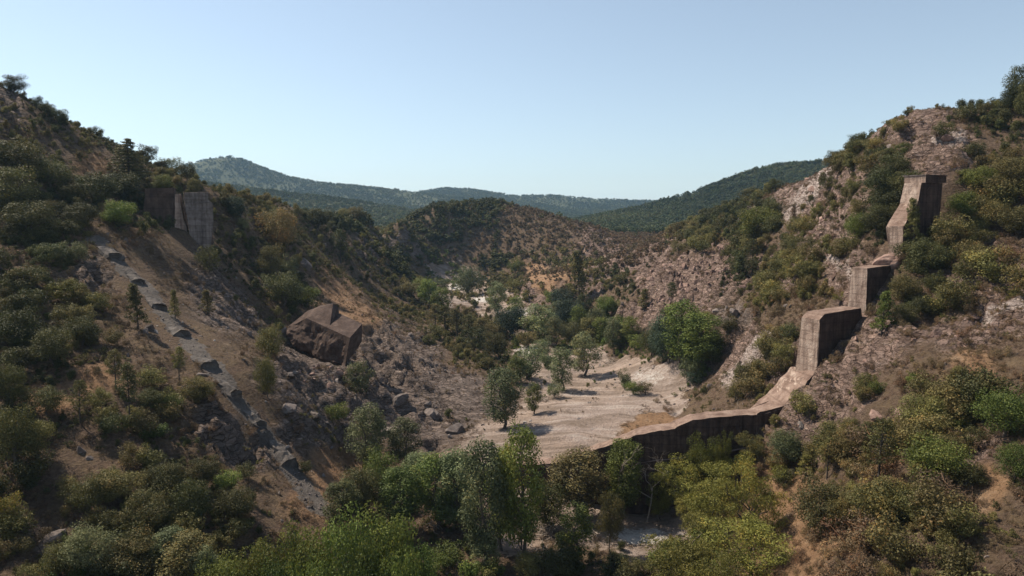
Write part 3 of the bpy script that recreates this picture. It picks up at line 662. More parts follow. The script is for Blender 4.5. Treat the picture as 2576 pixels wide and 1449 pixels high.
wall_piece('cap_coping', [(2326, 441.2), (2326, 438.6), (2379, 441), (2379, 443.6)], pr, M['pale_wall'], th=4.5, proud=0.35, seed=26, cuts=1, rough=0.05).parent = pc
# stub of rubble resting on the middle step
def rubble_mound(name, px, py, Y, rx, rz, mat, label, cat):
    c = at(px, py, Y); rs = np.random.RandomState(int(px)); bm = bmesh.new()
    bmesh.ops.create_icosphere(bm, subdivisions=4, radius=1)
    for v in bm.verts:
        k = 1 + .32 * float(fbm(np.array([v.co.x * 1.7 + px]), np.array([v.co.y * 1.7 + v.co.z]), 3)[0])
        v.co = Vector((v.co.x * rx * k, v.co.y * rx * .75 * k, v.co.z * rz * k))
    m = bpy.data.meshes.new(name); bm.to_mesh(m); bm.free()
    o = link(name, m, mat); o.location = c; tag(o, label, cat)
    return o
rubble_mound('rubble_mound', 2240, 663, 133.8, 3.0, 1.75, M['scree'], 'rounded reddish rubble mound on top of the middle dam step', 'rubble')

# abutment on the opposite bank
AB_Y = 187.0
def ab(px, py, dy=0.0): return at(px, py, AB_Y + dy)
tb = empty('abutment_block', ab(500, 604)); tag(tb, 'pale grey squared concrete abutment block standing on the wooded bank', 'concrete block')
off = np.array([-3.5, 7.2, 0.0])
F = [ab(479, 635, -1.2), ab(475, 570, -1.0), ab(468, 529, -.8), ab(464, 502, -.6), ab(524, 502, 1.6), ab(535, 512, 2.0), ab(538, 555, 2.0), ab(529, 635, 1.4)]
tbody = solid('block_body', F, [p + off for p in F], M['pale_wall'], tb, 0.12, 3, 41, tb.location)
F = [ab(463, 502, -.9), ab(463, 486, -.9), ab(524, 485, 1.3), ab(524, 502, 1.3)]
tcap = solid('block_cap', F, [p + off * 1.05 for p in F], M['pale_wall'], tb, 0.08, 2, 42, tb.location)
F = [ab(462, 486, -1.0), ab(462, 484, -1.0), ab(525, 482.6, 1.2), ab(525, 485, 1.2)]
solid('coping', F, [p + off * 1.08 for p in F], M['wall'], tb, 0.05, 1, 43, tb.location).parent = tcap
for k, py in enumerate((511, 530, 549, 568, 587)):     # lift joints cast on the face
    F = [ab(470 + k * 2.2, py, -1.15), ab(470 + k * 2.2, py - 1.1, -1.15), ab(534, py - 1.6, 1.75), ab(534, py - .5, 1.75)]
    solid('lift_joint', F, [p + off * .03 for p in F], M['pale_wall'], tb, 0, 0, 0, tb.location).parent = tbody
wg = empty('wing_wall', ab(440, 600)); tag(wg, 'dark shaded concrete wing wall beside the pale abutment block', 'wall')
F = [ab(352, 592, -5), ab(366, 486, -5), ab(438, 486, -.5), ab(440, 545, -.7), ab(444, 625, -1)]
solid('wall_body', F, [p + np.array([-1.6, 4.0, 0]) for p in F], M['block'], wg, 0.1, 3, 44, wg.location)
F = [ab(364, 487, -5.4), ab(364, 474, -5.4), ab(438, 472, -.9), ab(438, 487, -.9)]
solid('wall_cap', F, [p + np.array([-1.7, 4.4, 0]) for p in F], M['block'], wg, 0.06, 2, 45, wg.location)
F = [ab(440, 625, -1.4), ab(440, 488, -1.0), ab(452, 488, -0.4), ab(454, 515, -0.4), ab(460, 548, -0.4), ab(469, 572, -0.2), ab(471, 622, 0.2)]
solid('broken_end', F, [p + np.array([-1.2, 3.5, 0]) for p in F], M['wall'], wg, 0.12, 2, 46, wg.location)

# fallen block of the dam lying on the slope
fb = empty('fallen_block', at(809, 890, 163)); tag(fb, 'huge dark broken concrete block with a notch lying on the rocky slope', 'concrete block')
def fallen():
    o3 = np.array(fb.location)
    A, B, Cc = at(771, 800, 170), at(880, 850, 161.5), at(911, 814, 169)
    Dd = A + (Cc - B) * 1.03
    L = at(721, 826, 174); Lm = at(738, 870, 171); Fm = at(809, 902, 165.5); Bb = at(868, 920, 161.0); Cb = at(910, 860, 168.5)
    dn = np.array([2.5, 10, -6.0])
    bm = bmesh.new(); V = lambda p: bm.verts.new(np.asarray(p) - o3)
    # body: top ledge, rough front, clean side
    a, b, c, d, l, lm, f, bb, cb = map(V, (A, B, Cc, Dd, L, Lm, Fm, Bb, Cb))
    k1, k2, k3 = V(L + np.array([2, 8, -8])), V(Dd + np.array([1, 3, -13])), V(Fm + np.array([1, 6, -6]))
    for fc in ((a, b, c, d), (a, l, lm), (a, lm, f), (a, f, b), (b, f, bb), (b, bb, cb, c), (c, cb, k2, d), (d, k2, k1), (a, d, k1, l), (l, k1, lm), (lm, k1, k3, f), (f, k3, bb), (bb, k3, k2, cb), (k1, k2, k3)):
        bm.faces.new(fc)
    bmesh.ops.recalc_face_normals(bm, faces=bm.faces)
    for _ in range(4):
        bmesh.ops.triangulate(bm, faces=bm.faces)
        bmesh.ops.subdivide_edges(bm, edges=[e for e in bm.edges if e.calc_length() > 1.0], cuts=1)
    bmesh.ops.triangulate(bm, faces=bm.faces)
    nrm = (np.cross(B - A, Dd - A)); nrm /= np.linalg.norm(nrm)
    if nrm[2] < 0: nrm = -nrm
    bm.normal_update()
    co = np.array([v.co for v in bm.verts]) + o3; no = np.array([v.normal for v in bm.verts])
    hgt = (co - A) @ nrm
    side = np.cross(Cb - B, Cc - B); side /= np.linalg.norm(side)
    ds = np.abs((co - B) @ side)
    # the torn front is lumpy, the cast faces stay flat
    w = sstep(0.3, 2.2, -hgt) * sstep(0.2, 2.0, ds)
    dis = 0.95 * (fbm(co[:, 0] / 4.0, co[:, 2] / 3.2, 4)) + .45 * fbm(co[:, 0] / 1.3 + 9, co[:, 2] / 1.1, 3)
    for v, kk, ww, nn in zip(bm.verts, dis, w, no): v.co += Vector(nn * (kk * ww + 0.04 * kk))
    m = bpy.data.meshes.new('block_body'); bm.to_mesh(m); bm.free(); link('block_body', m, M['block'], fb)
    # upright slab on the ledge
    def on_ledge(px_, py_):
        d = ray(px_, py_); o_ = np.array([0, 0, CAM_H]); return o_ + d * (((A - o_) @ nrm) / (d @ nrm))
    I, D2 = on_ledge(829, 821), on_ledge(853, 785)
    P, Dt = at(838, 764, D2[1] - 1.2), at(851, 772, D2[1] - .3)
    Rg = at(774, 781, 173.5)
    base = [A - nrm * .15, I - nrm * .15, D2 - nrm * .15, Dd - nrm * .15]
    bm = bmesh.new()
    a, i, d2, d3 = [bm.verts.new(p - o3) for p in base]
    p, dt, rg, l = [bm.verts.new(q - o3) for q in (P, Dt, Rg, L + np.array([0, .3, .2]))]
    for fc in ((a, i, dt, p), (i, d2, dt), (d2, d3, p, dt), (a, p, rg), (a, rg, l), (d3, rg, p), (d3, l, rg), (a, l, d3), (a, d3, d2, i)):
        bm.faces.new(fc)
    bmesh.ops.recalc_face_normals(bm, faces=bm.faces)
    for _ in range(3):
        bmesh.ops.triangulate(bm, faces=bm.faces)
        bmesh.ops.subdivide_edges(bm, edges=[e for e in bm.edges if e.calc_length() > 1.2], cuts=1)
    bmesh.ops.triangulate(bm, faces=bm.faces)
    co = np.array([v.co for v in bm.verts]) + o3
    for v, kk in zip(bm.verts, fbm(co[:, 0] / 2.2, co[:, 2] / 1.8, 3)): v.co += Vector((0.0, .25 * kk, .3 * kk))
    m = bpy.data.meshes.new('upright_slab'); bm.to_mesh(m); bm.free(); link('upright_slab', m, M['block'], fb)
fallen()

# grey footing slabs stepping down the slope
foot_specs = [(290, 640, 50, 'topmost'), (345, 700, 42, 'second from the top'), (398, 766, 42, 'third from the top'), (456, 836, 48, 'fourth from the top'), (528, 914, 50, 'fourth from the bottom'), (595, 992, 48, 'third from the bottom'), (655, 1064, 40, 'second from the bottom'), (728, 1164, 50, 'lowest')]
for k, (px, py, wpx, word) in enumerate(foot_specs):
    g = hit(px, py + 12)
    along = np.array([TRACK[min(k + 2, len(TRACK) - 1)][0] - TRACK[k + 1][0], TRACK[min(k + 2, len(TRACK) - 1)][1] - TRACK[k + 1][1], 0]); along /= np.linalg.norm(along)
    across = np.array([along[1], -along[0], 0]) * 1.0
    hw = wpx * g[1] / FOC / 2 * (.82, .74, .9, .86, .95, .8, .7, .92)[k]; Lb = (5.5, 3.2, 4.6, 5.2, 3.8, 4.4, 3.0, 4.8)[k]; hgt = (1.5, 1.0, 1.25, 1.15, 1.3, 1.45, 1.2, 1.5)[k]
    # outline of the broken end: flat chord with a rounded back
    o = empty('footing_slab', g); tag(o, f'grey footing slab with shadowed broken end, {word} of the stepped row', 'concrete slab', 'footing slabs stepping down the slope', 'thing')
    prof = [(-1.05, -1.6), (-1.05, .1), (-.8, .7), (-.5, .96), (.05, 1.02), (.55, .95), (.85, .5), (1.05, -.1), (1.05, -1.6)]
    rj = np.random.RandomState(200 + k)
    prof = [(u + .10 * rj.normal(), w * (1 + .16 * rj.normal()) if w > 0 else w) for u, w in prof]
    F = [g + across * (u * hw) + along * (.35 * rj.normal()) + np.array([0, 0, w * hgt]) for u, w in prof]
    B = []
    for u, w in prof:
        q = g - along * Lb + across * (u * hw * 1.05); z = float(ground_z(q[0], q[1]))
        B.append(np.array([q[0], q[1], z + (0.12 if w > 0 else -1.5) - 0.12 * abs(u)]))
    solid('slab_body', F, B, M['footing'], o, 0.42, 3, 60 + k, o.location)

# viewpoint railing on the ridge
def railing():
    a, b = hit(2384, 292), hit(2432, 284)
    a = np.array([*a[:2], float(ground_z(a[0], a[1]))]); o = empty('railing', a); tag(o, 'small wooden railing on the ridge at the viewpoint', 'railing')
    n = 5; pts = []
    for k in range(n):
        t = k / (n - 1); p = a + (b - a) * t; p[2] = float(ground_z(p[0], p[1])); pts.append(p)
        v, q = tube([p - [0, 0, .3], p + [0, 0, 1.15]], [.09, .08], 6); link('post', np_mesh('post', v - a, q), M['plank'], o)
    for h in (.55, 1.05):
        v, q = tube([p + [0, 0, h] for p in pts], [.075] * n, 6); link('rail', np_mesh('rail', v - a, q), M['plank'], o)
railing()

# power pylon on the forested rise
def pylon():
    p = hit(1055, 524, 560); H = 19.0
    o = empty('pylon', p); tag(o, 'small lattice power pylon on the forested rise behind the valley', 'pylon')
    legs = []
    for sx in (-1, 1):
        for sy in (-1, 1):
            v, q = tube([(sx * 1.6, sy * 1.6, -1), (sx * .45, sy * .45, H * .7), (sx * .3, sy * .3, H)], [.16, .13, .1], 4); link('leg', np_mesh('leg', v, q), M['steel'], o)
    br = []
    for k in range(7):
        z0, z1 = H * k / 7.5, H * (k + 1) / 7.5; r0, r1 = 1.6 - 1.2 * k / 7.5, 1.6 - 1.2 * (k + 1) / 7.5
        for s in (-1, 1):
            br += [tube([(-r0, s * r0, z0), (r1, s * r1, z1)], [.07, .07], 4), tube([(s * r0, -r0, z0), (s * r1, r1, z1)], [.07, .07], 4)]
    v, q = join_tubes(br); link('bracing', np_mesh('bracing', v, q), M['steel'], o)
    for z, w in ((H * .72, 3.6), (H * .85, 3.0), (H * .97, 2.3)):
        v, q = tube([(-w, 0, z), (0, 0, z + .5), (w, 0, z)], [.08, .16, .08], 4); link('crossarm', np_mesh('crossarm', v, q), M['steel'], o)
pylon()

# ---------------------------------------------------------------- plants: prototype meshes
def leaf_quads(c, n, size, rng, aspect=0.6):
    """small leaf sprays: one bent quad each, lying across n"""
    N_ = len(c)
    n = n / (np.linalg.norm(n, axis=1)[:, None] + 1e-9)
    r = rng.normal(size=(N_, 3)); u = np.cross(n, r); u /= np.linalg.norm(u, axis=1)[:, None] + 1e-9
    w = np.cross(n, u)
    s = size[:, None] if np.ndim(size) else np.full((N_, 1), size)
    a = s * aspect
    v = np.stack([c - u * s * .5, c + w * a * .5 - n * s * .08, c + u * s * .5, c - w * a * .5 - n * s * .08], 1).reshape(-1, 3)
    q = np.arange(N_ * 4).reshape(N_, 4)
    return v, q

def sphere_dirs(k, rng):
    d = rng.normal(size=(k, 3)); return d / np.linalg.norm(d, axis=1)[:, None]

def clumps_to_leaves(cc, cr, per, leaf, rng, flat=1.0, jit=0.55, up=0.25, aspect=0.6):
    C_, N_, S_, T_ = [], [], [], []
    for c, r in zip(cc, cr):
        k = max(6, int(per * (r / np.mean(cr)) ** 2))
        d = sphere_dirs(k, rng); rad = r * (0.45 + 0.6 * rng.rand(k) ** 0.6)
        p = c + d * rad[:, None] * np.array([1, 1, flat])
        nn = d + rng.normal(size=(k, 3)) * jit + np.array([0, 0, up])
        C_.append(p); N_.append(nn); S_.append(leaf * (0.6 + 0.8 * rng.rand(k))); T_.append(np.clip(rng.rand() * .5 + rng.rand(k) * .6, 0, 1))
    c, n, s, t = map(np.concatenate, (C_, N_, S_, T_))
    v, q = leaf_quads(c, n, s, rng, aspect)
    return v, q, t

def limb(a, b, r0, r1, rng, n=5, bend=0.12):
    a, b = np.asarray(a, float), np.asarray(b, float); L = np.linalg.norm(b - a)
    t = np.linspace(0, 1, n)[:, None]; p = a + (b - a) * t
    p[1:-1] += rng.normal(size=(n - 2, 3)) * L * bend * .5
    return tube(p, np.linspace(r0, r1, n), 5)

PROTO = {}
def proto(kind, mk, count, seed):
    PROTO[kind] = []
    for k in range(count):
        rng = np.random.RandomState(seed + k)
        crown, trunk, h, w = mk(rng)
        v, q, t = crown
        cm = np_mesh(kind + '_crown', v, q, tint=t)
        tm = None
        if trunk: tv, tq = join_tubes(trunk); tm = np_mesh(kind + '_trunk', tv, tq)
        PROTO[kind].append((cm, tm, h, w))

def mk_oak(h, w, ncl, per, leaf, low=0.12):
    def f(rng):
        d = sphere_dirs(ncl, rng); rad = 0.55 + 0.45 * rng.rand(ncl) ** .5
        lob = 1 + .22 * np.sin(3 * np.arctan2(d[:, 1], d[:, 0]) + rng.rand() * 6) + .12 * rng.normal(size=ncl)
        c = d * rad[:, None] * np.array([w * .36, w * .36, h * .34]) * lob[:, None]
        c[:, 2] = np.maximum(c[:, 2], -h * .36) + h * (.5 + low * .6)
        cr = w * (.12 + .09 * rng.rand(ncl))
        crown = clumps_to_leaves(c, cr, per, leaf, rng, .8)
        tr = [limb((0, 0, -h * .08), (rng.normal() * .05 * w, rng.normal() * .05 * w, h * .5), .035 * h, .02 * h, rng)]
        for k in range(min(7, ncl)): tr.append(limb((0, 0, h * (.14 + .2 * rng.rand())), c[k], .018 * h, .006 * h, rng))
        return crown, tr, h, w
    return f

def mk_alder(h, w, ncl, per, leaf):
    def f(rng):
        nl = 4 + rng.randint(3); c = []; tr = []
        top = np.array([rng.normal() * .04 * w, rng.normal() * .04 * w, h * .93])
        tr.append(limb((0, 0, -h * .05), top, .02 * h, .004 * h, rng, 7, .05))
        for k in range(ncl):
            z = h * (.2 + .78 * (k + rng.rand()) / ncl)
            rr = w * .40 * np.sin(np.clip((z / h - .12) / .92, 0, 1) * math.pi) ** .7 * (0.35 + .65 * rng.rand() ** .5)
            a = rng.rand() * 6.283; c.append((rr * math.cos(a), rr * math.sin(a), z))
            if k % 3 == 0: tr.append(limb((0, 0, max(z - h * .14, h * .1)), c[-1], .007 * h, .002 * h, rng, 4))
        c = np.array(c); cr = w * (.11 + .09 * rng.rand(ncl))
        return clumps_to_leaves(c, cr, per, leaf, rng, 1.15), tr, h, w
    return f

def mk_mimosa(h, w, ncl, per, leaf):
    def f(rng):
        nb = 5 + rng.randint(3); c = []; tr = [limb((0, 0, -h * .06), (0, 0, h * .3), .022 * h, .016 * h, rng)]
        for b in range(nb):
            a = 6.283 * b / nb + rng.rand(); rr = w * (.16 + .2 * rng.rand()); z = h * (.55 + .35 * rng.rand())
            e = np.array([rr * math.cos(a), rr * math.sin(a), z]); tr.append(limb((0, 0, h * .25), e, .013 * h, .004 * h, rng))
            for k in range(max(2, ncl // nb)):
                c.append(e + rng.normal(size=3) * np.array([w * .10, w * .10, h * .11]) + np.array([0, 0, -h * .03]))
        for k in range(ncl // 3):
            a = rng.rand() * 6.283; rr = w * .34 * rng.rand() ** .5; c.append(np.array([rr * math.cos(a), rr * math.sin(a), h * (.25 + .35 * rng.rand())]))
        c = np.array(c); cr = w * (.10 + .06 * rng.rand(len(c)))
        return clumps_to_leaves(c, cr, per, leaf, rng, .75, .8, .1, .35), tr, h, w
    return f

def mk_pine(h, w, lo, ncl, per, leaf, cone=0.0):
    def f(rng):
        c = []; tr = []; lean = rng.normal(size=2) * .03 * h
        axis = lambda z: np.array([lean[0] * (z / h) ** 2, lean[1] * (z / h) ** 2, z])
        tr.append(tube([axis(z) for z in np.linspace(-.05 * h, h * .96, 7)], np.linspace(.017 * h, .004 * h, 7), 6))
        for k in range(ncl):
            t = (k + rng.rand()) / ncl; z = h * (lo + (1 - lo) * t)
            rmax = w * .46 * (.55 + .5 * rng.rand()) * ((1 - t) * .85 + .15 if cone else (math.sin(math.pi * min(1, .22 + .72 * t)) ** .8))
            a = k * 2.4 + rng.rand(); e = axis(z) + np.array([math.cos(a), math.sin(a), .18]) * rmax * (.45 + .55 * rng.rand())
            c.append(e); tr.append(limb(axis(z - .03 * h), e, .005 * h, .0018 * h, rng, 3))
        for k in range(5):       # dead lower branches
            z = h * lo * (.45 + .5 * rng.rand()); a = rng.rand() * 6.283
            tr.append(limb(axis(z), axis(z) + np.array([math.cos(a), math.sin(a), .1]) * w * .2, .004 * h, .001 * h, rng, 3))
        c = np.array(c); cr = w * (.10 + .05 * rng.rand(ncl))
        return clumps_to_leaves(c, cr, per, leaf, rng, .6, .9, .3, .28), tr, h, w
    return f

def mk_cedar(h, w):
    def f(rng):
        c, cr = [], []; tr = [tube([(0, 0, z) for z in np.linspace(-.05 * h, h, 6)], np.linspace(.03 * h, .006 * h, 6), 6)]
        for k in range(13):
            t = k / 12; z = h * (.16 + .82 * t); rm = w * .48 * (1 - t) ** .75 + .05 * w
            for j in range(9 if t < .7 else 5):
                a = 6.283 * j / 9 + k * .7 + rng.rand() * .4
                for u in (.35, .65, .95):
                    c.append((math.cos(a) * rm * u, math.sin(a) * rm * u, z - .02 * h * u + .01 * h * rng.normal())); cr.append(w * .07 * (1.15 - .35 * u))
                tr.append(limb((0, 0, z), c[-1], .006 * h, .002 * h, rng, 3))
        return clumps_to_leaves(np.array(c), np.array(cr), 22, .42, rng, .28, .35, 1.0, .45), tr, h, w
    return f

def mk_shrub(h, w, ncl, per, leaf, spread=1.0, jit=.6, twigs=6, aspect=.6, twig_tint=.15):
    def f(rng):
        nsub = 1 + rng.randint(4); sub = rng.normal(size=(nsub, 2)) * w * .2; sh = .55 + .5 * rng.rand(nsub); sh[0] = 1.0; sw = .5 + .5 * rng.rand(nsub)
        which = rng.randint(0, nsub, ncl)
        a = rng.rand(ncl) * 6.283; r = w * .30 * rng.rand(ncl) ** .6 * sw[which]
        z = h * sh[which] * (.20 + .62 * rng.rand(ncl) * (1 - .5 * (r / (w * .34)) ** 2))
        c = np.stack([sub[which, 0] + r * np.cos(a), sub[which, 1] + r * np.sin(a), z], 1)
        cr = w * (.07 + .12 * rng.rand(ncl) ** 1.5)
        cr = np.minimum(cr, h * .28)
        v, q, t = clumps_to_leaves(c, cr, per, leaf, rng, .85, jit, .25, aspect)
        tw = []
        for k in range(twigs):
            s0 = sub[rng.randint(nsub)]; e = c[rng.randint(ncl)] * np.array([1.12, 1.12, 1.0]) + np.array([0, 0, h * (.1 + .22 * rng.rand())])
            tw.append(limb((s0[0], s0[1], -h * .1), e, .012 * h, .004 * h, rng, 4, .2))
        if tw:
            tv, tq = join_tubes(tw); q = np.concatenate([q, tq + len(v)]); v = np.concatenate([v, tv]); t = np.concatenate([t, np.full(len(tq), twig_tint)])
        return (v, q, t), None, h, w
    return f

proto('oak', mk_oak(8, 9, 50, 190, .25), 5, 100)
proto('oak_small', mk_oak(4.2, 4.8, 30, 100, .20, .05), 6, 130)
proto('alder', mk_alder(14, 7, 66, 150, .27), 5, 160)
proto('poplar', mk_alder(9, 4.6, 46, 105, .22), 4, 190)
proto('mimosa', mk_mimosa(9, 7.5, 54, 190, .24), 5, 220)
proto('pine', mk_pine(11, 5, .42, 46, 60, .36), 4, 250)
proto('conifer', mk_pine(7, 3.6, .14, 44, 55, .34, 1.0), 4, 280)
proto('cedar', mk_cedar(10, 10), 1, 300)
proto('shrub', mk_shrub(2.2, 3.2, 24, 70, .15), 8, 320)
proto('dry_shrub', mk_shrub(1.6, 2.6, 18, 60, .14, 1.0, 1.0, 16, .28, .95), 6, 350)
proto('scrub', mk_shrub(1.1, 1.7, 10, 30, .13), 6, 380)
proto('dry_scrub', mk_shrub(.8, 1.5, 9, 30, .12, 1.0, 1.0, 8, .26, .9), 6, 410)
proto('far_tree', mk_oak(7, 7, 12, 17, 1.15, .0), 5, 440)

def mk_dead(rng, h, spread, leafy=False):
    T_ = []
    def grow(a, d, L, r, depth):
        b = a + d * L; T_.append(limb(a, b, r, r * .55, rng, 4, .10))
        if depth == 0: return
        for k in range(2 + rng.randint(2)):
            nd_ = d * .75 + rng.normal(size=3) * spread; nd_[2] = abs(nd_[2]) * .7 + .12; nd_ /= np.linalg.norm(nd_)
            grow(a + d * L * (.55 + .45 * rng.rand()), nd_, L * (.5 + .25 * rng.rand()), r * .5, depth - 1)
    grow(np.array([0, 0, -.4]), np.array([rng.normal() * .1, rng.normal() * .1, 1.0]), h * .42, h * .011, 4)
    return join_tubes(T_)

# ---------------------------------------------------------------- plants one can tell apart
PLANTS = []          # root, category, tone word, frame x, y, size in frame units, metres
TONE_WORD = {'D': 'dark green', 'O': 'olive green', 'B': 'dry brown', 'G': 'bright green', 'S': 'silvery green', 'M': 'yellow green', 'K': 'blue green'}
_rng = np.random.RandomState(5)
def place(kind, pos, h, w, tone, name, cat, group, label=None, sink=0.0, rot=None):
    cm, tm, h0, w0 = PROTO[kind][_rng.randint(len(PROTO[kind]))]
    rz = _rng.rand() * 6.283 if rot is None else rot
    solo = tm is None or cat == 'shrub'
    if solo:
        o = link(name, cm, M[tone])
        o.location = (pos[0], pos[1], pos[2] - sink)
    else:
        o = empty(name, (pos[0], pos[1], pos[2] - sink))
    o.rotation_euler = (0, 0, rz); o.scale = (w / w0, w / w0 * (.9 + .2 * _rng.rand()), h / h0)
    if not solo:
        link('trunk', tm, M['char'] if kind in ('pine', 'conifer', 'cedar') else M['bark'], o)
        link('crown', cm, M[tone], o)
    o['kind'] = 'thing'; o['category'] = cat
    if group: o['group'] = group
    px, py, f = project(np.array([pos[0], pos[1], pos[2] + h * .5]))
    PLANTS.append([o, cat, tone, float(px), float(py), h, kind, label])
    return o

def spread(kind, p, h, w, tone, name, cat, group, label):
    """a broad crown is a clump of neighbouring trees"""
    n = max(1, int(round(w / (h * 1.15)))) if kind.startswith('oak') else 1
    for k in range(n):
        q = np.array(p, float)
        if n > 1:
            q[0] += ((k + .5) / n - .5) * w * .78; q[1] += _rng.normal() * h * .18; q[2] = float(ground_z(q[0], q[1]))
        place(kind, q, h * (1 if n == 1 else .78 + .3 * _rng.rand()), w if n == 1 else w / n * 1.25, tone if n == 1 or _rng.rand() < .7 else {'D': 'O', 'O': 'D', 'G': 'O', 'S': 'G'}.get(tone, tone), name, cat, group, label, sink=.15)

CF = np.array(crest_front + [(1965, 1030)])
def before_wall(bx, by, hpx, p):
    """a foot surveyed on the dark face stands on the floor in front of the wall"""
    if not (1230 < bx < 1960) or by < np.interp(bx, CF[:, 0], CF[:, 1]) + 8: return p, None
    d = ray(bx, by)
    if p[1] < plan_y(p[0]) - 1.5: return p, None
    Y = 118.0
    for _ in range(40): Y = .5 * Y + .5 * (plan_y(d[0] * Y) - 2.6)
    x = ray(bx, by)[0] * Y; z = float(ground_z(x, Y))
    return np.array([x, Y, z]), at(bx, by - hpx * 1.03, Y)[2] - z

def by_base(kind, bx, by, hpx, wpx, tone, name, cat, label=None, group=None):
    p = hit(bx, by)
    while p[1] > 560 and by < 640: by += 3; p = hit(bx, by)      # a base surveyed just above the skyline
    p, hh = before_wall(bx, by, hpx, p)
    s = p[1] / FOC
    if hh: return place(kind, p, hh, wpx * s * 1.1, tone, name, cat, group, label, sink=.15)
    spread(kind, p, hpx * s * 1.08, wpx * s * 1.1, tone, name, cat, group, label)

def by_top(kind, px, top, Y, wpx, tone, name, cat, label=None, group=None):
    t = at(px, top, Y); z = float(ground_z(t[0], t[1])); h = max(1.5, t[2] - z)
    place(kind, np.array([t[0], t[1], z]), h, wpx * Y / FOC * 1.15, tone, name, cat, group, label, sink=.15)

GA = 'trees standing in front of the low dam wall'
for a in [
    ('alder', 925, 1190, 165, 100, 'S'), ('alder', 1020, 1185, 130, 100, 'S'), ('oak', 905, 1295, 115, 125, 'D'), ('alder', 1010, 1335, 155, 125, 'G'), ('alder', 1095, 1325, 178, 135, 'G'),
    ('alder', 1215, 1428, 315, 135, 'S'), ('alder', 1312, 1414, 335, 125, 'G'), ('alder', 1458, 1305, 172, 150, 'O'), ('alder', 1570, 1262, 152, 105, 'G'), ('poplar', 1450, 1422, 150, 105, 'G'),
    ('mimosa', 1535, 1390, 148, 75, 'O'), ('poplar', 1225, 1447, 90, 80, 'S'), ('alder', 1150, 1340, 205, 120, 'S'), ('alder', 1265, 1385, 250, 100, 'G'), ('oak', 960, 1250, 110, 110, 'G'), ('alder', 1055, 1250, 110, 90, 'S'), ('oak', 1180, 1300, 120, 110, 'D'), ('oak', 1380, 1330, 130, 120, 'D'), ('oak', 1240, 1270, 90, 100, 'D'), ('alder', 860, 1330, 120, 100, 'D'), ('oak', 1400, 1450, 80, 110, 'D'), ('oak', 1330, 1449, 60, 90, 'O'), ('oak_small', 1600, 1445, 50, 90, 'G'), ('oak_small', 1130, 1420, 60, 90, 'G'), ('oak_small', 1540, 1445, 50, 80, 'D')]:
    by_base(*a[:6], 'alder_tree' if a[0] in ('alder', 'poplar') else ('mimosa_tree' if a[0] == 'mimosa' else 'oak_tree'), 'tree', None, GA)
GB = 'bright green trees at the foot of the shaded slope'
for a in [(860, 1288, 82, 165, 'G'), (985, 1300, 84, 165, 'G'), (760, 1328, 80, 150, 'G'), (650, 1368, 78, 140, 'G'), (1040, 1352, 84, 120, 'G'), (560, 1392, 76, 130, 'G'), (900, 1345, 76, 150, 'G'), (790, 1400, 74, 140, 'G'), (470, 1345, 78, 130, 'O'), (420, 1330, 80, 90, 'S'), (510, 1375, 77, 80, 'S'), (1010, 1400, 78, 120, 'G'), (690, 1420, 73, 130, 'G')]:
    by_top('oak' if a[4] == 'G' else 'alder', *a, 'broadleaf_tree', 'tree', None, GB)
GC = 'feathery yellow green trees below the dam'
for a in [(1768, 1196, 92, 78, 'M'), (1818, 1197, 100, 42, 'M'), (1885, 1168, 78, 60, 'O'), (1715, 1292, 132, 125, 'M'), (1660, 1292, 66, 60, 'M'), (1785, 1362, 165, 155, 'M'), (1880, 1372, 205, 155, 'M'), (1740, 1345, 90, 90, 'M'), (1960, 1210, 40, 50, 'M'), (1855, 1210, 70, 60, 'M')]:
    by_base('mimosa', *a, 'mimosa_tree', 'tree', None, GC)
for a in [(1727, 1334, 86, 185, 'M'), (1890, 1318, 86, 175, 'M'), (1800, 1390, 80, 130, 'M')]:
    by_top('mimosa', *a, 'mimosa_tree', 'tree', None, GC)
GD = 'oaks and pines on the sunlit bank'
for a in [('oak', 1972, 1172, 88, 98, 'S'), ('oak_small', 1973, 1231, 55, 58, 'D'), ('oak', 2064, 1350, 140, 160, 'D'), ('oak', 2120, 1335, 100, 95, 'O'), ('conifer', 2026, 1200, 56, 62, 'M'), ('pine', 2080, 1204, 102, 62, 'O'), ('oak', 2090, 1130, 70, 80, 'O'),
          ('pine', 2208, 1238, 182, 95, 'D'), ('pine', 2183, 1155, 92, 70, 'D'), ('oak_small', 2187, 1003, 46, 78, 'G'), ('oak_small', 2298, 962, 28, 42, 'G'), ('oak_small', 2330, 972, 20, 30, 'G'), ('oak', 2323, 1096, 106, 125, 'O'), ('oak', 2356, 1226, 122, 158, 'G'), ('oak_small', 2250, 1255, 60, 62, 'D'),
          ('oak_small', 2444, 1126, 60, 66, 'D'), ('oak', 2524, 1098, 118, 145, 'G'), ('oak', 2552, 1214, 98, 95, 'G'), ('oak', 2390, 1160, 70, 80, 'O'), ('oak_small', 2410, 1080, 45, 60, 'G'), ('oak', 2150, 1150, 80, 75, 'O'), ('oak_small', 2330, 1262, 60, 95, 'O'), ('oak_small', 2240, 1290, 55, 90, 'O'),
          ('oak', 2430, 1222, 60, 100, 'D')]:
    by_base(*a, {'pine': 'pine_tree', 'conifer': 'pine_tree'}.get(a[0], 'oak_tree'), 'tree', None, GD)
GE = 'trees on the upper sunlit slope'
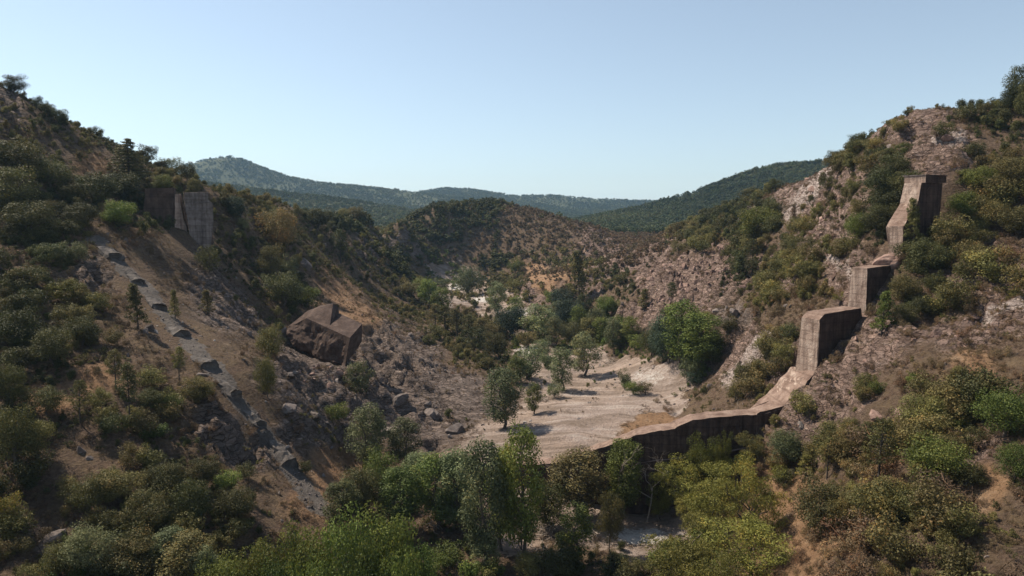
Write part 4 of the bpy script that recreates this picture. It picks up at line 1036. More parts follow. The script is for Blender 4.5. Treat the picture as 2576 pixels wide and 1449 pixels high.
for a in [('oak_small', 2097, 392, 34, 42, 'D'), ('oak_small', 2165, 350, 34, 48, 'D'), ('oak_small', 2233, 318, 24, 60, 'D'), ('oak_small', 2280, 291, 16, 16, 'D'), ('oak_small', 2376, 346, 42, 52, 'D'), ('oak_small', 2432, 307, 44, 62, 'D'), ('oak_small', 2495, 284, 28, 60, 'D'), ('oak', 2566, 285, 112, 70, 'D'), ('oak', 2540, 285, 62, 50, 'D'), ('oak', 2585, 300, 80, 60, 'O'),
          ('oak_small', 2230, 362, 42, 82, 'O'), ('oak_small', 2206, 408, 38, 60, 'D'), ('oak_small', 2272, 388, 30, 45, 'G'), ('oak', 2222, 502, 74, 105, 'D'), ('oak', 2210, 592, 76, 92, 'D'), ('oak_small', 2253, 556, 42, 50, 'O'), ('oak', 2155, 602, 62, 70, 'G'), ('oak', 1910, 604, 76, 115, 'G'), ('oak_small', 1894, 494, 42, 62, 'D'),
          ('oak_small', 2000, 583, 38, 55, 'O'), ('oak_small', 1984, 646, 46, 48, 'D'), ('oak', 2027, 708, 50, 72, 'D'), ('conifer', 2298, 632, 122, 55, 'O'), ('oak', 2335, 680, 75, 85, 'D'), ('conifer', 2218, 842, 104, 62, 'G'), ('oak', 2300, 800, 60, 115, 'D'), ('oak', 2275, 770, 75, 80, 'O'), ('oak_small', 1985, 858, 50, 60, 'D'), ('conifer', 1858, 706, 58, 45, 'D'), ('pine', 1893, 668, 62, 45, 'D'),
          ('oak_small', 1770, 608, 30, 60, 'D'), ('oak_small', 1722, 628, 36, 80, 'O'), ('oak_small', 2088, 410, 30, 40, 'O'), ('oak_small', 2085, 480, 40, 45, 'D'), ('oak_small', 1870, 960, 45, 60, 'D'), ('oak_small', 1915, 950, 50, 55, 'O'), ('oak_small', 1850, 1010, 55, 50, 'O'), ('oak_small', 1833, 838, 46, 52, 'D'), ('conifer', 1617, 780, 50, 44, 'O'), ('pine', 1690, 772, 58, 34, 'D'), ('oak_small', 1562, 714, 28, 36, 'D'), ('oak_small', 1950, 480, 30, 40, 'D'), ('pine', 1942, 470, 36, 24, 'D'), ('oak_small', 2110, 650, 50, 60, 'O'), ('oak', 2460, 480, 60, 95, 'G'), ('oak', 2540, 470, 70, 100, 'O'), ('oak', 2480, 570, 70, 90, 'O'), ('oak', 2420, 560, 70, 80, 'G'), ('oak', 2560, 600, 80, 90, 'O'), ('oak_small', 2450, 400, 45, 70, 'D')]:
    by_base(*a, {'pine': 'pine_tree', 'conifer': 'pine_tree'}.get(a[0], 'oak_tree'), 'tree', None, GE)
GF = 'trees along the gravel river bed'
for a in [('oak', 1177, 745, 62, 66, 'S'), ('poplar', 1250, 794, 68, 50, 'S'), ('oak', 1286, 850, 70, 80, 'K'), ('oak', 1418, 782, 50, 75, 'K'), ('oak', 1428, 838, 72, 74, 'K'), ('poplar', 1356, 860, 78, 84, 'S'), ('oak_small', 1388, 770, 34, 36, 'G'), ('oak', 1504, 814, 44, 78, 'G'), ('conifer', 1457, 762, 108, 55, 'O'), ('poplar', 1480, 868, 58, 58, 'O'), ('poplar', 1543, 890, 76, 46, 'S'), ('oak_small', 1562, 848, 50, 62, 'G'),
          ('oak', 1682, 915, 112, 95, 'K'), ('alder', 1716, 926, 142, 100, 'G'), ('alder', 1765, 932, 122, 95, 'G'), ('oak', 1790, 925, 80, 70, 'D'), ('oak', 1664, 912, 80, 66, 'K'), ('oak_small', 1738, 955, 50, 64, 'S'), ('poplar', 1468, 945, 88, 78, 'S'), ('poplar', 1413, 982, 92, 64, 'S'), ('oak_small', 1328, 955, 70, 82, 'S'), ('oak_small', 1362, 898, 40, 60, 'S'), ('oak_small', 1297, 687, 36, 38, 'G'), ('alder', 1265, 1078, 130, 92, 'S'), ('poplar', 1343, 1042, 66, 48, 'G'), ('oak_small', 1605, 990, 34, 60, 'G'), ('oak_small', 1570, 980, 46, 34, 'S'), ('oak_small', 1745, 968, 34, 40, 'K'), ('poplar', 1400, 830, 60, 50, 'S'), ('poplar', 1300, 822, 62, 52, 'G'), ('oak_small', 1345, 842, 44, 50, 'G'), ('poplar', 1395, 872, 62, 52, 'S'), ('oak', 1440, 872, 56, 60, 'D'), ('poplar', 1455, 850, 66, 50, 'G'), ('poplar', 1500, 850, 62, 48, 'S'), ('oak_small', 1525, 856, 40, 56, 'G'), ('poplar', 1585, 858, 52, 46, 'G'), ('oak_small', 1605, 878, 36, 52, 'G'), ('oak', 1638, 896, 62, 56, 'D'), ('oak_small', 1560, 876, 32, 46, 'G'), ('oak_small', 1325, 875, 36, 50, 'O'), ('oak_small', 1270, 835, 44, 60, 'D'), ('oak_small', 1240, 850, 40, 56, 'O'), ('oak_small', 1290, 735, 30, 40, 'O'), ('oak_small', 1110, 735, 30, 44, 'D'), ('oak_small', 1060, 735, 34, 46, 'G'), ('oak_small', 1030, 745, 36, 50, 'O'), ('poplar', 1300, 965, 60, 46, 'G'), ('oak_small', 1375, 925, 36, 46, 'S'), ('poplar', 1470, 800, 50, 44, 'D'), ('oak_small', 1530, 800, 34, 60, 'G'), ('poplar', 1510, 870, 60, 44, 'G'), ('oak_small', 1395, 1000, 34, 40, 'S'), ('poplar', 1110, 790, 55, 50, 'G'), ('poplar', 1080, 775, 60, 50, 'G'), ('pine', 1150, 850, 62, 44, 'O'), ('pine', 1180, 862, 60, 44, 'O'), ('pine', 1120, 840, 60, 44, 'O'), ('pine', 1210, 870, 58, 44, 'O'), ('pine', 1095, 830, 55, 40, 'O')]:
    a = (a[0], a[1], a[2], a[3] * 1.12, a[4] * 1.14, a[5])
    by_base(*a, {'pine': 'pine_tree', 'conifer': 'pine_tree', 'poplar': 'poplar_tree', 'alder': 'poplar_tree'}.get(a[0], 'broadleaf_tree'), 'tree', None, GF)
GH = 'trees on the shaded slope'
for a in [('oak_small', 905, 988, 82, 72, 'S'), ('oak_small', 847, 1062, 48, 66, 'G'), ('oak', 672, 998, 100, 56, 'O'), ('conifer', 348, 828, 108, 58, 'O'), ('conifer', 441, 802, 70, 34, 'O'), ('conifer', 523, 792, 60, 42, 'O'), ('oak', 682, 903, 76, 80, 'O'), ('pine', 451, 960, 84, 40, 'O'), ('pine', 202, 1068, 108, 54, 'O'), ('pine', 292, 980, 96, 50, 'O'), ('pine', 328, 1078, 158, 54, 'D'),
          ('oak_small', 395, 1104, 44, 74, 'G'), ('oak_small', 420, 1035, 42, 62, 'G'), ('oak_small', 574, 1233, 56, 84, 'G'), ('oak_small', 769, 1192, 36, 36, 'D'), ('cedar', 325, 455, 98, 98, 'D'), ('oak', 36, 236, 42, 60, 'D'), ('oak_small', 97, 272, 30, 34, 'D'), ('oak_small', 136, 302, 36, 64, 'D'), ('oak_small', 244, 338, 26, 30, 'D'), ('oak_small', 374, 410, 46, 50, 'D'), ('oak_small', 430, 440, 44, 64, 'D'), ('oak_small', 470, 455, 48, 44, 'D'),
          ('oak', 35, 440, 84, 130, 'D'), ('oak', 30, 530, 100, 130, 'D'), ('oak', 130, 470, 66, 100, 'D'), ('oak', 234, 518, 76, 115, 'D'), ('oak', 312, 502, 64, 95, 'D'), ('oak', 80, 600, 90, 120, 'D'), ('oak', 200, 575, 60, 90, 'D'), ('oak', 410, 480, 36, 60, 'G'), ('oak', 595, 555, 56, 60, 'K'), ('oak', 703, 635, 108, 100, 'O'), ('oak', 680, 702, 78, 70, 'O'), ('oak_small', 730, 698, 56, 54, 'S'), ('oak', 718, 775, 84, 105, 'D'), ('oak_small', 775, 772, 54, 64, 'G'), ('oak_small', 611, 582, 34, 44, 'S'), ('pine', 857, 662, 78, 46, 'D'), ('oak_small', 528, 690, 72, 54, 'D'),
          ('oak_small', 160, 760, 56, 70, 'M'), ('oak_small', 60, 740, 70, 90, 'D'), ('oak', 60, 880, 95, 110, 'D'), ('oak', 130, 920, 90, 100, 'D'), ('oak', 210, 870, 70, 90, 'D'), ('oak', 40, 1180, 150, 110, 'D'), ('oak', 90, 1150, 90, 90, 'O'), ('oak', 20, 1020, 100, 90, 'D'), ('oak', 120, 1040, 70, 85, 'D'), ('oak_small', 140, 660, 50, 65, 'S'), ('oak_small', 200, 660, 52, 60, 'S'), ('oak', 300, 570, 60, 80, 'G'), ('oak', 500, 1010, 60, 80, 'O'), ('oak', 380, 1030, 50, 70, 'D'), ('oak', 300, 1260, 80, 110, 'O'), ('oak', 220, 1290, 90, 100, 'O'), ('oak', 420, 1240, 80, 100, 'D'), ('oak', 510, 1230, 80, 90, 'D'), ('oak', 480, 1320, 110, 110, 'D'), ('oak', 600, 1310, 90, 100, 'D'), ('oak', 380, 1330, 100, 110, 'D'), ('oak_small', 20, 1330, 90, 80, 'M'), ('oak', 230, 1440, 120, 130, 'S'), ('oak', 340, 1449, 100, 130, 'O'), ('oak', 150, 1449, 90, 90, 'O'), ('oak', 880, 560, 40, 70, 'D'), ('oak', 800, 575, 50, 80, 'D'), ('oak_small', 1200, 875, 55, 70, 'D'), ('oak', 1250, 900, 60, 70, 'D'), ('oak_small', 1095, 850, 36, 50, 'O'), ('oak_small', 1080, 870, 30, 45, 'M')]:
    by_base(*a, {'pine': 'pine_tree', 'conifer': 'pine_tree', 'cedar': 'cedar_tree'}.get(a[0], 'oak_tree'), 'tree', None, GH)

# bare trees
def dead_tree(px, py, hpx, seed, spread, name, label, mat='dead'):
    p, hh = before_wall(px, py, hpx, hit(px, py)); h = hh or hpx * p[1] / FOC
    v, q = mk_dead(np.random.RandomState(seed), h, spread)
    o = link(name, np_mesh(name, v, q), M[mat]); o.location = p; o['kind'] = 'thing'
    tag(o, label, 'dead tree')
dead_tree(1405, 1292, 215, 3, .42, 'dead_tree', 'large bare branching tree in front of the dam wall')
dead_tree(1557, 1240, 195, 9, .16, 'dead_tree', 'tall thin bare trunk standing against the dam wall')
dead_tree(1628, 1190, 95, 14, .45, 'dead_tree', 'small bleached bare tree before the dark dam face')
dead_tree(2207, 1296, 62, 21, .5, 'dead_tree', 'short charred forked trunk below the tall pine', 'char')
dead_tree(1855, 1038, 60, 23, .5, 'dead_tree', 'bleached dead branch behind the dam wall beside the slab')
dead_tree(1618, 975, 50, 27, .4, 'dead_tree', 'sparse bare sapling on the gravel bed')

# ---------------------------------------------------------------- scattered bushes
def scatter_points(n, seed, ylo, yhi, dens_pow=1.0):
    """even sampling of the ground seen by the frame, thinned by the surveyed plant share"""
    rng = np.random.RandomState(seed)
    Y = np.sqrt(rng.rand(n) * (yhi ** 2 - ylo ** 2) + ylo ** 2); X = (rng.rand(n) * 2 - 1) * (Y * .80 + 8)
    Zz = ground_z(X, Y); px, py, f = project(np.stack([X, Y, Zz], -1))
    ok = (px > -160) & (px < 2736) & (py > 100) & (py < 1640)
    return X[ok], Y[ok], Zz[ok], px[ok], py[ok], rng

wall_keep = []
def clear_of_ruins(X, Y, px, py):
    d = np.interp(X, plan[:, 0], plan[:, 1]) - Y
    keep = ~((d < 1.2) & (d > -8.5) & (X > -24) & (X < 92))
    dt = np.full(X.shape, 99.0)
    for a, b in zip(TRACK[:-1], TRACK[1:]):
        ab_ = b - a; t = np.clip(((X - a[0]) * ab_[0] + (Y - a[1]) * ab_[1]) / (ab_ @ ab_), 0, 1)
        dt = np.minimum(dt, np.hypot(X - a[0] - t * ab_[0], Y - a[1] - t * ab_[1]))
    keep &= dt > 1.5 + .8 * np.sin(X * 1.3 + Y)
    keep &= ~((px > 715) & (px < 915) & (py > 790) & (py < 925) & (Y > 135) & (Y < 172))
    keep &= ~((px > 430) & (px < 545) & (py > 560) & (py < 660) & (Y > 165) & (Y < 195))
    keep &= ~((px > 440) & (px < 540) & (Y > 186) & (Y < 197))
    return keep

def pick_tone(px, py, rng):
    w = cover(px, py, 't'); c = np.cumsum(w, 1); u = rng.rand(len(px), 1)
    return (u > c).sum(1).clip(0, 3)

X, Y, Zz, px, py, rg_ = scatter_points(80000, 71, 56, 420)
cv = cover(px + 25 * rg_.normal(size=px.size), py + 25 * rg_.normal(size=px.size))
keep = clear_of_ruins(X, Y, px, py)
patch = sstep(-.25, .25, fbm(X / 9, Y / 9, 3))
tone = pick_tone(px, py, rg_)
size = (.9 + (3.4 + 1.4 * sstep(1500, 1700, px)) * rg_.rand(px.size) ** 2.2) * (.72 + .55 * cv) * (1 - .4 * sstep(480, 400, py) * (px < 700)) * (1 - .35 * sstep(420, 350, py) * (px > 1900)) * np.where(tone == 2, .62 + .45 * (px > 2050) * (py > 1150), 1.0)
acc = keep & (rg_.rand(px.size) < (cv ** 1.15) * (.4 + .75 * patch) * .62 / (size / 2.0) ** .5)
X, Y, Zz, px, py, tone, size, cv = [a[acc] for a in (X, Y, Zz, px, py, tone, size, cv)]
inside = (px > -20) & (px < 2596) & (py < 1470)
rank = np.argsort(-(size / Y) * inside)
solo = rank[:300]; rest = rank[300:]
for i in solo:
    t = TONES[tone[i]]; k = 'dry_shrub' if t == 'B' else ('oak_small' if size[i] > 2.4 else 'shrub')
    w = size[i] * 1.12; h = size[i] * (.66 if t == 'B' else .92)
    place(k, np.array([X[i], Y[i], Zz[i]]), h, w, t, 'dry_bush' if t == 'B' else 'evergreen_bush', 'shrub', 'bushes on the valley slopes', sink=.1)

# collections of prototypes that the uncountable undergrowth is drawn from
def bank(name, entries):
    c = bpy.data.collections.new(name)
    for k, (mesh, mat) in enumerate(entries):
        me = mesh.copy(); me.materials.clear(); me.materials.append(mat)
        o = bpy.data.objects.new(f'{name}_{k:02d}', me); c.objects.link(o)
    return c

def instancer(name, pts, rot, scl, pid, coll, label, cat=None):
    m = bpy.data.meshes.new(name); m.vertices.add(len(pts)); m.vertices.foreach_set('co', np.asarray(pts, np.float32).ravel())
    a = m.attributes.new('rot', 'FLOAT_VECTOR', 'POINT'); a.data.foreach_set('vector', np.asarray(rot, np.float32).ravel())
    a = m.attributes.new('scl', 'FLOAT_VECTOR', 'POINT'); a.data.foreach_set('vector', np.asarray(scl, np.float32).ravel())
    a = m.attributes.new('pid', 'INT', 'POINT'); a.data.foreach_set('value', np.asarray(pid, np.int32))
    o = bpy.data.objects.new(name, m); COL.objects.link(o)
    ng = bpy.data.node_groups.new(name, 'GeometryNodeTree')
    ng.interface.new_socket('Geometry', in_out='INPUT', socket_type='NodeSocketGeometry'); ng.interface.new_socket('Geometry', in_out='OUTPUT', socket_type='NodeSocketGeometry')
    gi = ng.nodes.new('NodeGroupInput'); go = ng.nodes.new('NodeGroupOutput'); ip = ng.nodes.new('GeometryNodeInstanceOnPoints'); ci = ng.nodes.new('GeometryNodeCollectionInfo')
    ci.inputs['Collection'].default_value = coll; ci.inputs['Separate Children'].default_value = True; ci.inputs['Reset Children'].default_value = True
    def named(n, t):
        x = ng.nodes.new('GeometryNodeInputNamedAttribute'); x.data_type = t; x.inputs['Name'].default_value = n; return x.outputs['Attribute']
    L = ng.links.new
    L(gi.outputs[0], ip.inputs['Points']); L(ci.outputs[0], ip.inputs['Instance']); ip.inputs['Pick Instance'].default_value = True
    L(named('pid', 'INT'), ip.inputs['Instance Index']); L(named('rot', 'FLOAT_VECTOR'), ip.inputs['Rotation']); L(named('scl', 'FLOAT_VECTOR'), ip.inputs['Scale'])
    L(ip.outputs[0], go.inputs[0])
    md = o.modifiers.new('scatter', 'NODES'); md.node_group = ng
    tag(o, label, cat, kind='stuff')
    return o

def zrot(n, rng, tilt=.12):
    return np.stack([rng.normal(size=n) * tilt, rng.normal(size=n) * tilt, rng.rand(n) * 6.283], 1)

bush_bank = bank('bush_bank', [(PROTO['shrub'][k][0], M['D']) for k in range(4)] + [(PROTO['shrub'][k][0], M['O']) for k in range(2, 6)] + [(PROTO['dry_shrub'][k][0], M['B']) for k in range(4)] + [(PROTO['shrub'][k][0], M['G']) for k in range(4)])
i = rest; n = len(i)
s = size[i][:, None] * np.array([1.2 / 3.2, 1.2 / 3.2, .92 / 2.2]) * np.where(tone[i] == 2, 1.2, 1.0)[:, None]
instancer('bushes', np.stack([X[i], Y[i], Zz[i] - .1], 1), zrot(n, rg_), s, tone[i] * 4 + rg_.randint(0, 4, n), bush_bank, 'mass of smaller bushes covering both valley slopes')

# low scrub and dry grass between the bushes
scrub_bank = bank('scrub_bank', [(PROTO['scrub'][k][0], M['D']) for k in range(4)] + [(PROTO['scrub'][k][0], M['O']) for k in range(4)] + [(PROTO['dry_scrub'][k][0], M['B']) for k in range(4)] + [(PROTO['scrub'][k][0], M['G']) for k in range(4)])
X, Y, Zz, px, py, rg_ = scatter_points(200000, 81, 55, 330)
cv = cover(px + 15 * rg_.normal(size=px.size), py + 15 * rg_.normal(size=px.size)); g5 = cover(px, py, 'g')
keep = clear_of_ruins(X, Y, px, py)
tone = pick_tone(px, py, rg_); tone = np.where((rg_.rand(px.size) < .45) & (tone != 3), 2, tone)
patch = sstep(-.3, .3, fbm(X / 4 + 9, Y / 4, 3))
acc = keep & (rg_.rand(px.size) < (.10 + .30 * ((px > 1900) | (px < 1000)) * (g5[:, 4] < .4) + .75 * np.minimum(cv * 1.7, 1)) * (1 - .93 * g5[:, 4]) * (1 - .4 * g5[:, 1]) * (.08 + 1.1 * patch) * .75)
X, Y, Zz, px, py, tone = [a[acc] for a in (X, Y, Zz, px, py, tone)]
n = len(X); sz = .35 + .75 * rg_.rand(n) ** 1.5
instancer('scrub', np.stack([X, Y, Zz - .05], 1), zrot(n, rg_), sz[:, None] * np.ones(3), tone * 4 + rg_.randint(0, 4, n), scrub_bank, 'low dry scrub and grass tufts between the bushes')

# scrub and trees on the knoll and the far slopes
knoll_bank = bank('knoll_bank', [(PROTO['far_tree'][k][0], M['D']) for k in range(4)] + [(PROTO['far_tree'][k][0], M['O']) for k in range(4)] + [(PROTO['far_tree'][k][0], M['B']) for k in range(4)] + [(PROTO['far_tree'][k][0], M['G']) for k in range(4)])
X, Y, Zz, px, py, rg_ = scatter_points(70000, 91, 330, 640)
cv = cover(px, py); tone = pick_tone(px, py, rg_)
acc = (px > 560) & (px < 2100) & (rg_.rand(px.size) < .12 + cv * .85)
X, Y, Zz, tone, cv = [a[acc] for a in (X, Y, Zz, tone, cv)]
n = len(X); sz = (.20 + .50 * rg_.rand(n) ** 2.2) * np.where(tone == 0, 1.35, 1) * np.where(tone == 2, .85, 1)
instancer('knoll_scrub', np.stack([X, Y, Zz - .2], 1), zrot(n, rg_, .05), sz[:, None] * np.ones(3), tone * 4 + rg_.randint(0, 4, n), knoll_bank, 'brown and green scrub covering the knoll that closes the valley')
far_bank = bank('far_bank', [(PROTO['far_tree'][k][0], M['F']) for k in range(5)])
def far_forest():
    rng = np.random.RandomState(97); n = 260000
    Yf = 600 * np.power(3300 / 600, rng.rand(n)); a = rng.rand(n) * 2 - 1
    Xf = a * Yf * .80
    # keep the belt between the near banks, seen from around the viewpoint
    pxf, pyf, _ = project(np.stack([Xf, Yf, ground_z(Xf, Yf)], -1))
    ok = (pxf > 330) & (pxf < 2260) & (pyf < 640)
    Xf, Yf = Xf[ok], Yf[ok]
    # drop trees on slopes that face away
    e = 12.0
    dz = (ground_z(Xf, Yf + e) - ground_z(Xf, Yf - e)) / (2 * e)
    ok = (dz > -.10)
    ok &= rng.rand(len(Xf)) < .35 + sstep(-.28, .05, fbm(Xf / 90, Yf / 130, 3))
    Xf, Yf = Xf[ok][:130000], Yf[ok][:130000]; n = len(Xf)
    s_ = (.5 + .6 * rng.rand(n) ** 2) * (1.05 + np.clip(Yf - 900, 0, 2400) / 3500)
    instancer('forest', np.stack([Xf, Yf, ground_z(Xf, Yf) - .6], 1), zrot(n, rng, .03), s_[:, None] * np.array([1, 1, .95]), rng.randint(0, 5, n), far_bank, 'dense green forest covering the far hills')
far_forest()

# ---------------------------------------------------------------- stones
def rock_mesh(seed, sub=3):
    bm = bmesh.new(); bmesh.ops.create_icosphere(bm, subdivisions=sub, radius=1.0); rs = np.random.RandomState(seed)
    pl = [(sphere_dirs(1, rs)[0], .42 + .40 * rs.rand()) for _ in range(14)]
    for v in bm.verts:
        p = np.array(v.co)
        for nrm, d in pl:
            k = p @ nrm - d
            if k > 0: p = p - nrm * k
        v.co = Vector(p * (1 + .035 * rs.normal()))
    me = bpy.data.meshes.new('rock'); bm.to_mesh(me); bm.free(); return me
ROCKS = [rock_mesh(k) for k in range(6)]
PEBBLES = [rock_mesh(k + 40, 2) for k in range(6)]
rock_bank = bank('rock_bank', [(r, M['rock']) for r in PEBBLES] + [(r, M['scree']) for r in PEBBLES] + [(r, M['pebble']) for r in PEBBLES])
X, Y, Zz, px, py, rg_ = scatter_points(90000, 83, 55, 330)
g5 = cover(px + 12 * rg_.normal(size=px.size), py + 12 * rg_.normal(size=px.size), 'g'); keep = clear_of_ruins(X, Y, px, py)
scree = np.exp(-((px - 1730) / 130) ** 2 - ((py - 690 + (px - 1730) * .42) / 62) ** 2) + .8 * np.exp(-((px - 810) / 75) ** 2 - ((py - 945) / 38) ** 2) + .6 * np.exp(-((px - 2060) / 70) ** 2 - ((py - 520) / 80) ** 2)
u = rg_.rand(px.size); patch = sstep(-.2, .35, fbm(X / 6 + 3, Y / 6, 3))
acc = keep & (u < .40 * g5[:, 1] * patch + .34 * g5[:, 2] * patch + .06 * g5[:, 0] + .30 * g5[:, 4] * patch + .8 * np.clip(scree, 0, 1))
ty = np.where(g5[:, 4] > .5, 2, np.where((g5[:, 2] > .4) | (scree > .4), 1, 0))
X, Y, Zz, px, py, ty, scree = [a[acc] for a in (X, Y, Zz, px, py, ty, scree)]
n = len(X); sz = (.10 + .42 * rg_.rand(n) ** 2.5 + 1.1 * rg_.rand(n) ** 16) * np.where(ty == 2, .55, 1) * (1 + .5 * np.clip(scree, 0, 1))
instancer('stones', np.stack([X, Y, Zz - .05], 1), rg_.rand(n, 3) * 6.28, sz[:, None] * np.stack([1 + .5 * rg_.rand(n), 1 + .3 * rg_.rand(n), .55 + .3 * rg_.rand(n)], 1), ty * 6 + rg_.randint(0, 6, n), rock_bank, 'loose stones and scree on the slopes and the river bed')

# rubble along the footing row
def track_rubble():
    rs = np.random.RandomState(44); n = 420
    k = rs.randint(0, len(TRACK) - 1, n); t = rs.rand(n, 1); q = TRACK[k] * (1 - t) + TRACK[k + 1] * t + rs.normal(size=(n, 2)) * 1.5
    z = ground_z(q[:, 0], q[:, 1]); sz_ = .07 + .33 * rs.rand(n) ** 3
    instancer('footing_rubble', np.column_stack([q, z]), rs.rand(n, 3) * 6.28, sz_[:, None] * np.array([1.2, 1, .7]), rs.randint(0, 6, n), rock_bank, 'broken stones strewn along the row of footing slabs')
track_rubble()

# larger boulders that can be told apart
def boulder(px_, py_, wpx, mat, label, hk=.6):
    p = hit(px_, py_); r = wpx * p[1] / FOC / 2
    o = link('boulder', ROCKS[_rng.randint(6)], M[mat]); o.location = (p[0], p[1], p[2] + r * hk * .12); o.rotation_euler = (_rng.normal() * .3, _rng.normal() * .3, _rng.rand() * 6.28)
    o.scale = (r, r * (.7 + .3 * _rng.rand()), r * hk * (.8 + .4 * _rng.rand())); o['kind'] = 'thing'
    tag(o, label, 'boulder', 'boulders on the slopes')
for a in [(706, 830, 44, 'rock', 'dark boulder touching the upper left corner of the fallen block', .8), (730, 945, 40, 'rock', 'lit boulder downhill of the rubble below the fallen block', .7), (845, 960, 26, 'rock', 'small slab of rock below the point of the fallen block', .5),
          (2205, 1050, 46, 'scree', 'pale pink boulder beside the oak above the tall pine', .9), (2262, 1040, 40, 'scree', 'smooth pink rock between two oaks on the sunlit bank', .8), (1985, 1192, 44, 'scree', 'reddish rock ledge under the oaks below the dam end', .7), (2016, 1075, 26, 'pebble', 'pale upright boulder beside the broken end of the dam wall', 1.3),
          (1848, 790, 40, 'rock', 'upright grey crag above the big green trees', 1.3), (1780, 555, 40, 'rock', 'dark crag at the top of the scree slope', 1.0), (1815, 548, 46, 'rock', 'broad dark crag beside the bushes above the scree', .9), (768, 668, 44, 'rock', 'dark square crag among the oaks on the shaded slope', 1.1), (1180, 716, 44, 'pebble', 'pale rounded bank of gravel beside the round river tree', .5),
          (2380, 350, 40, 'scree', 'brown rock knob on the bare slab above the pier', .6), (1142, 1086, 60, 'rock', 'grey ledge at the foot of the rocky slope by the river bed', .6), (1090, 1046, 64, 'rock', 'jagged grey ledge on the rocky slope above the river bed', .6), (1010, 1010, 60, 'rock', 'dark jagged outcrop low on the rocky slope', .6), (985, 1090, 60, 'rock', 'outcrop beside the silvery trees below the rocky slope', .7), (720, 1030, 70, 'rock', 'dark overhanging outcrop under the lone slope tree', .6), (790, 1050, 60, 'rock', 'shadowed rock shoulder below the lone slope tree', .7)]:
    boulder(*a)

# driftwood
def driftwood(name, px_, py_, n, spread, L, label, seed, r=.07, heap=1.2):
    p = hit(px_, py_); rs = np.random.RandomState(seed); T_ = []
    for k in range(n):
        c = rs.normal(size=2) * spread; q0 = np.array([p[0] + c[0], p[1] + c[1] * .7]); z = float(ground_z(q0[0], q0[1])) - p[2] + abs(rs.normal()) * heap * math.exp(-(c @ c) / (2 * spread ** 2))
        a = rs.rand() * 6.28; d = np.array([math.cos(a), math.sin(a), rs.normal() * .35]); l = L * (.4 + .8 * rs.rand())
        s_ = np.array([c[0], c[1] * .7, z + .1]); T_.append(limb(s_ - d * l / 2, s_ + d * l / 2, r * (.5 + rs.rand()), r * .35, rs, 4, .2))
    v, q = join_tubes(T_); o = link(name, np_mesh(name, v, q), M['dead']); o.location = p; tag(o, label, kind='stuff')
driftwood('driftwood_debris', 1385, 1345, 150, 2.1, 2.6, 'tangled heap of bleached driftwood among the trees before the dam', 1)
driftwood('driftwood_debris', 1350, 1400, 70, 1.8, 2.4, 'scattered driftwood at the foot of the tall tree', 2, heap=.5)
driftwood('driftwood_debris', 1485, 1360, 40, 1.2, 2.2, 'small heap of pale driftwood behind the green tree', 3)
driftwood('driftwood_debris', 1090, 1330, 14, .9, 2.6, 'few bleached branches in the shade of the trees', 4, heap=.8)
driftwood('driftwood_debris', 1530, 915, 26, 2.0, 5.0, 'fan of bleached branches stranded on the gravel bed', 5, .09, .3)
driftwood('driftwood_debris', 1360, 1010, 26, 1.8, 3.0, 'brushwood stranded beside the river bank trees', 6, .08, .4)
driftwood('driftwood_debris', 1620, 1035, 6, .9, 3.0, 'single stranded branch on the open gravel', 7, .09, .2)

# ---------------------------------------------------------------- haze
def haze():
    bm = bmesh.new(); bmesh.ops.create_cube(bm, size=1)
    for v in bm.verts: v.co = Vector((v.co.x * 15000, 4400 + v.co.y * 9500, 200 + v.co.z * 420))
    m = bpy.data.meshes.new('haze'); bm.to_mesh(m); bm.free()
    mt = bpy.data.materials.new('thin summer haze'); mt.use_nodes = True; nd = mt.node_tree.nodes; nd.clear()
    out = nd.new('ShaderNodeOutputMaterial'); pv = nd.new('ShaderNodeVolumePrincipled')
    pv.inputs['Color'].default_value = (.45, .72, 1.0, 1); pv.inputs['Density'].default_value = 0.00007; pv.inputs['Anisotropy'].default_value = 0.2
    mt.node_tree.links.new(pv.outputs[0], out.inputs['Volume'])
    o = link('haze', m, mt); tag(o, 'thin summer haze filling the valley', kind='stuff')
haze()

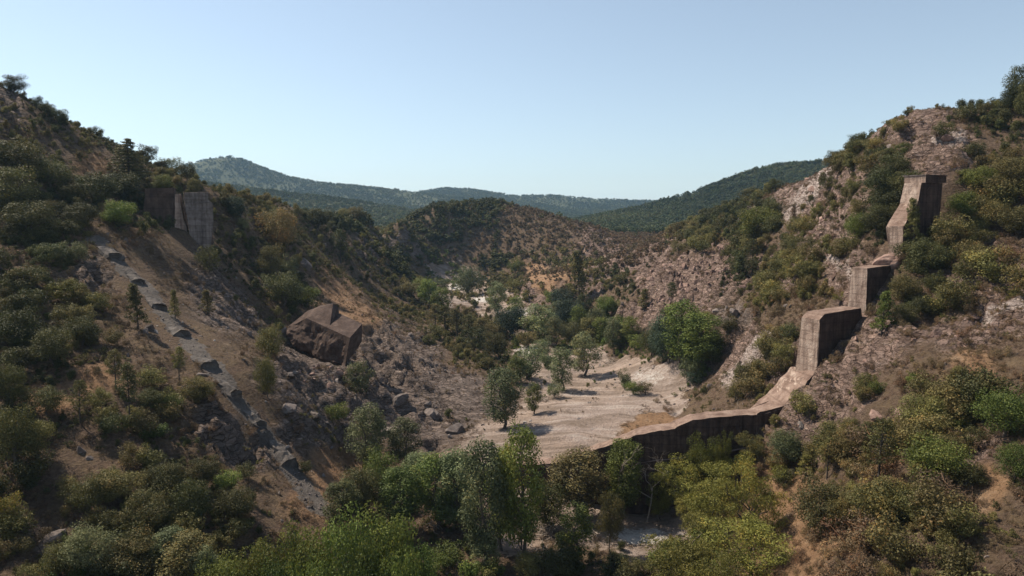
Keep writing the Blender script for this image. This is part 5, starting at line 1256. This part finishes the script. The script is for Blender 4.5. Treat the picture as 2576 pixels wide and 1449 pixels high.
# ---------------------------------------------------------------- what each plant is called
LANDMARKS = [('the fallen concrete block', 815, 840), ('the pale abutment block', 505, 550), ('the dark wing wall', 400, 530), ('the topmost footing slab', 290, 640), ('the fourth footing slab', 456, 836), ('the sixth footing slab', 595, 992), ('the lowest footing slab', 728, 1166),
             ('the tall dam pier', 2340, 510), ('the narrow upper dam step', 2255, 615), ('the middle dam step', 2215, 720), ('the tall lowest dam step', 2105, 850), ('the sloping dam slab', 1960, 980), ('the broken dam wall end', 1950, 1062), ('the middle of the dam wall', 1640, 1110), ('the low dam wall tip', 1100, 1150),
             ('the open gravel bed', 1500, 1020), ('the red scree slope', 1730, 690), ('the bare slab above the pier', 2370, 370), ('the pale rock face', 2000, 505), ('the viewpoint railing', 2405, 280), ('the orange terrace', 1380, 696), ('the river bend', 1150, 725), ('the orange earth patch', 840, 735), ('the dry grass ledge', 230, 430)]
TREE_WORD = {'oak': 'rounded tree', 'oak_small': 'bushy tree', 'alder': 'upright tree', 'poplar': 'slender leafy tree', 'mimosa': 'feathery tree', 'pine': 'bare-stemmed pine', 'conifer': 'conical pine', 'cedar': 'layered cedar'}
def name_plants():
    groups = {}
    for rec in PLANTS:
        o, cat, tone, px_, py_, h, kind, label = rec
        d = [math.hypot(px_ - a, py_ - b) for _, a, b in LANDMARKS]; k = int(np.argmin(d)); nm, lx, ly = LANDMARKS[k]
        dx, dy = px_ - lx, py_ - ly
        if d[k] < 40: rel = 'beside'
        else:
            rel = ('left of' if dx < 0 else 'right of') if abs(dx) > 1.1 * abs(dy) else ('above' if dy < 0 else 'below')
            rel = ('just ' if d[k] < 95 else '' if d[k] < 180 else 'well ' if d[k] < 290 else 'far ') + rel
        if cat == 'shrub':
            size_w = 'low' if h < 1.4 else 'rounded' if h < 2.4 else 'large'; what = 'bush'
        else:
            size_w = 'small' if h < 5 else '' if h < 10 else 'tall'; what = TREE_WORD[kind]
        text = ' '.join(f'{size_w} {TONE_WORD[tone]} {what} {rel} {nm}'.split())
        groups.setdefault(text, []).append((px_, rec[0]))
    order = ['', 'second', 'third', 'fourth', 'fifth', 'sixth', 'seventh', 'eighth', 'ninth', 'tenth']
    for text, lst in groups.items():
        lst.sort(key=lambda a: a[0])
        for i, (_, o) in enumerate(lst):
            j = len(lst) - 1 - i
            if len(lst) == 1: o['label'] = text
            elif len(lst) == 2: o['label'] = text + (', the left one' if i == 0 else ', the right one')
            elif i == 0: o['label'] = text + ', leftmost'
            elif j == 0: o['label'] = text + ', rightmost'
            elif i <= j: o['label'] = text + f', {order[min(i, 9)]} from left'
            else: o['label'] = text + f', {order[min(j, 9)]} from right'
name_plants()
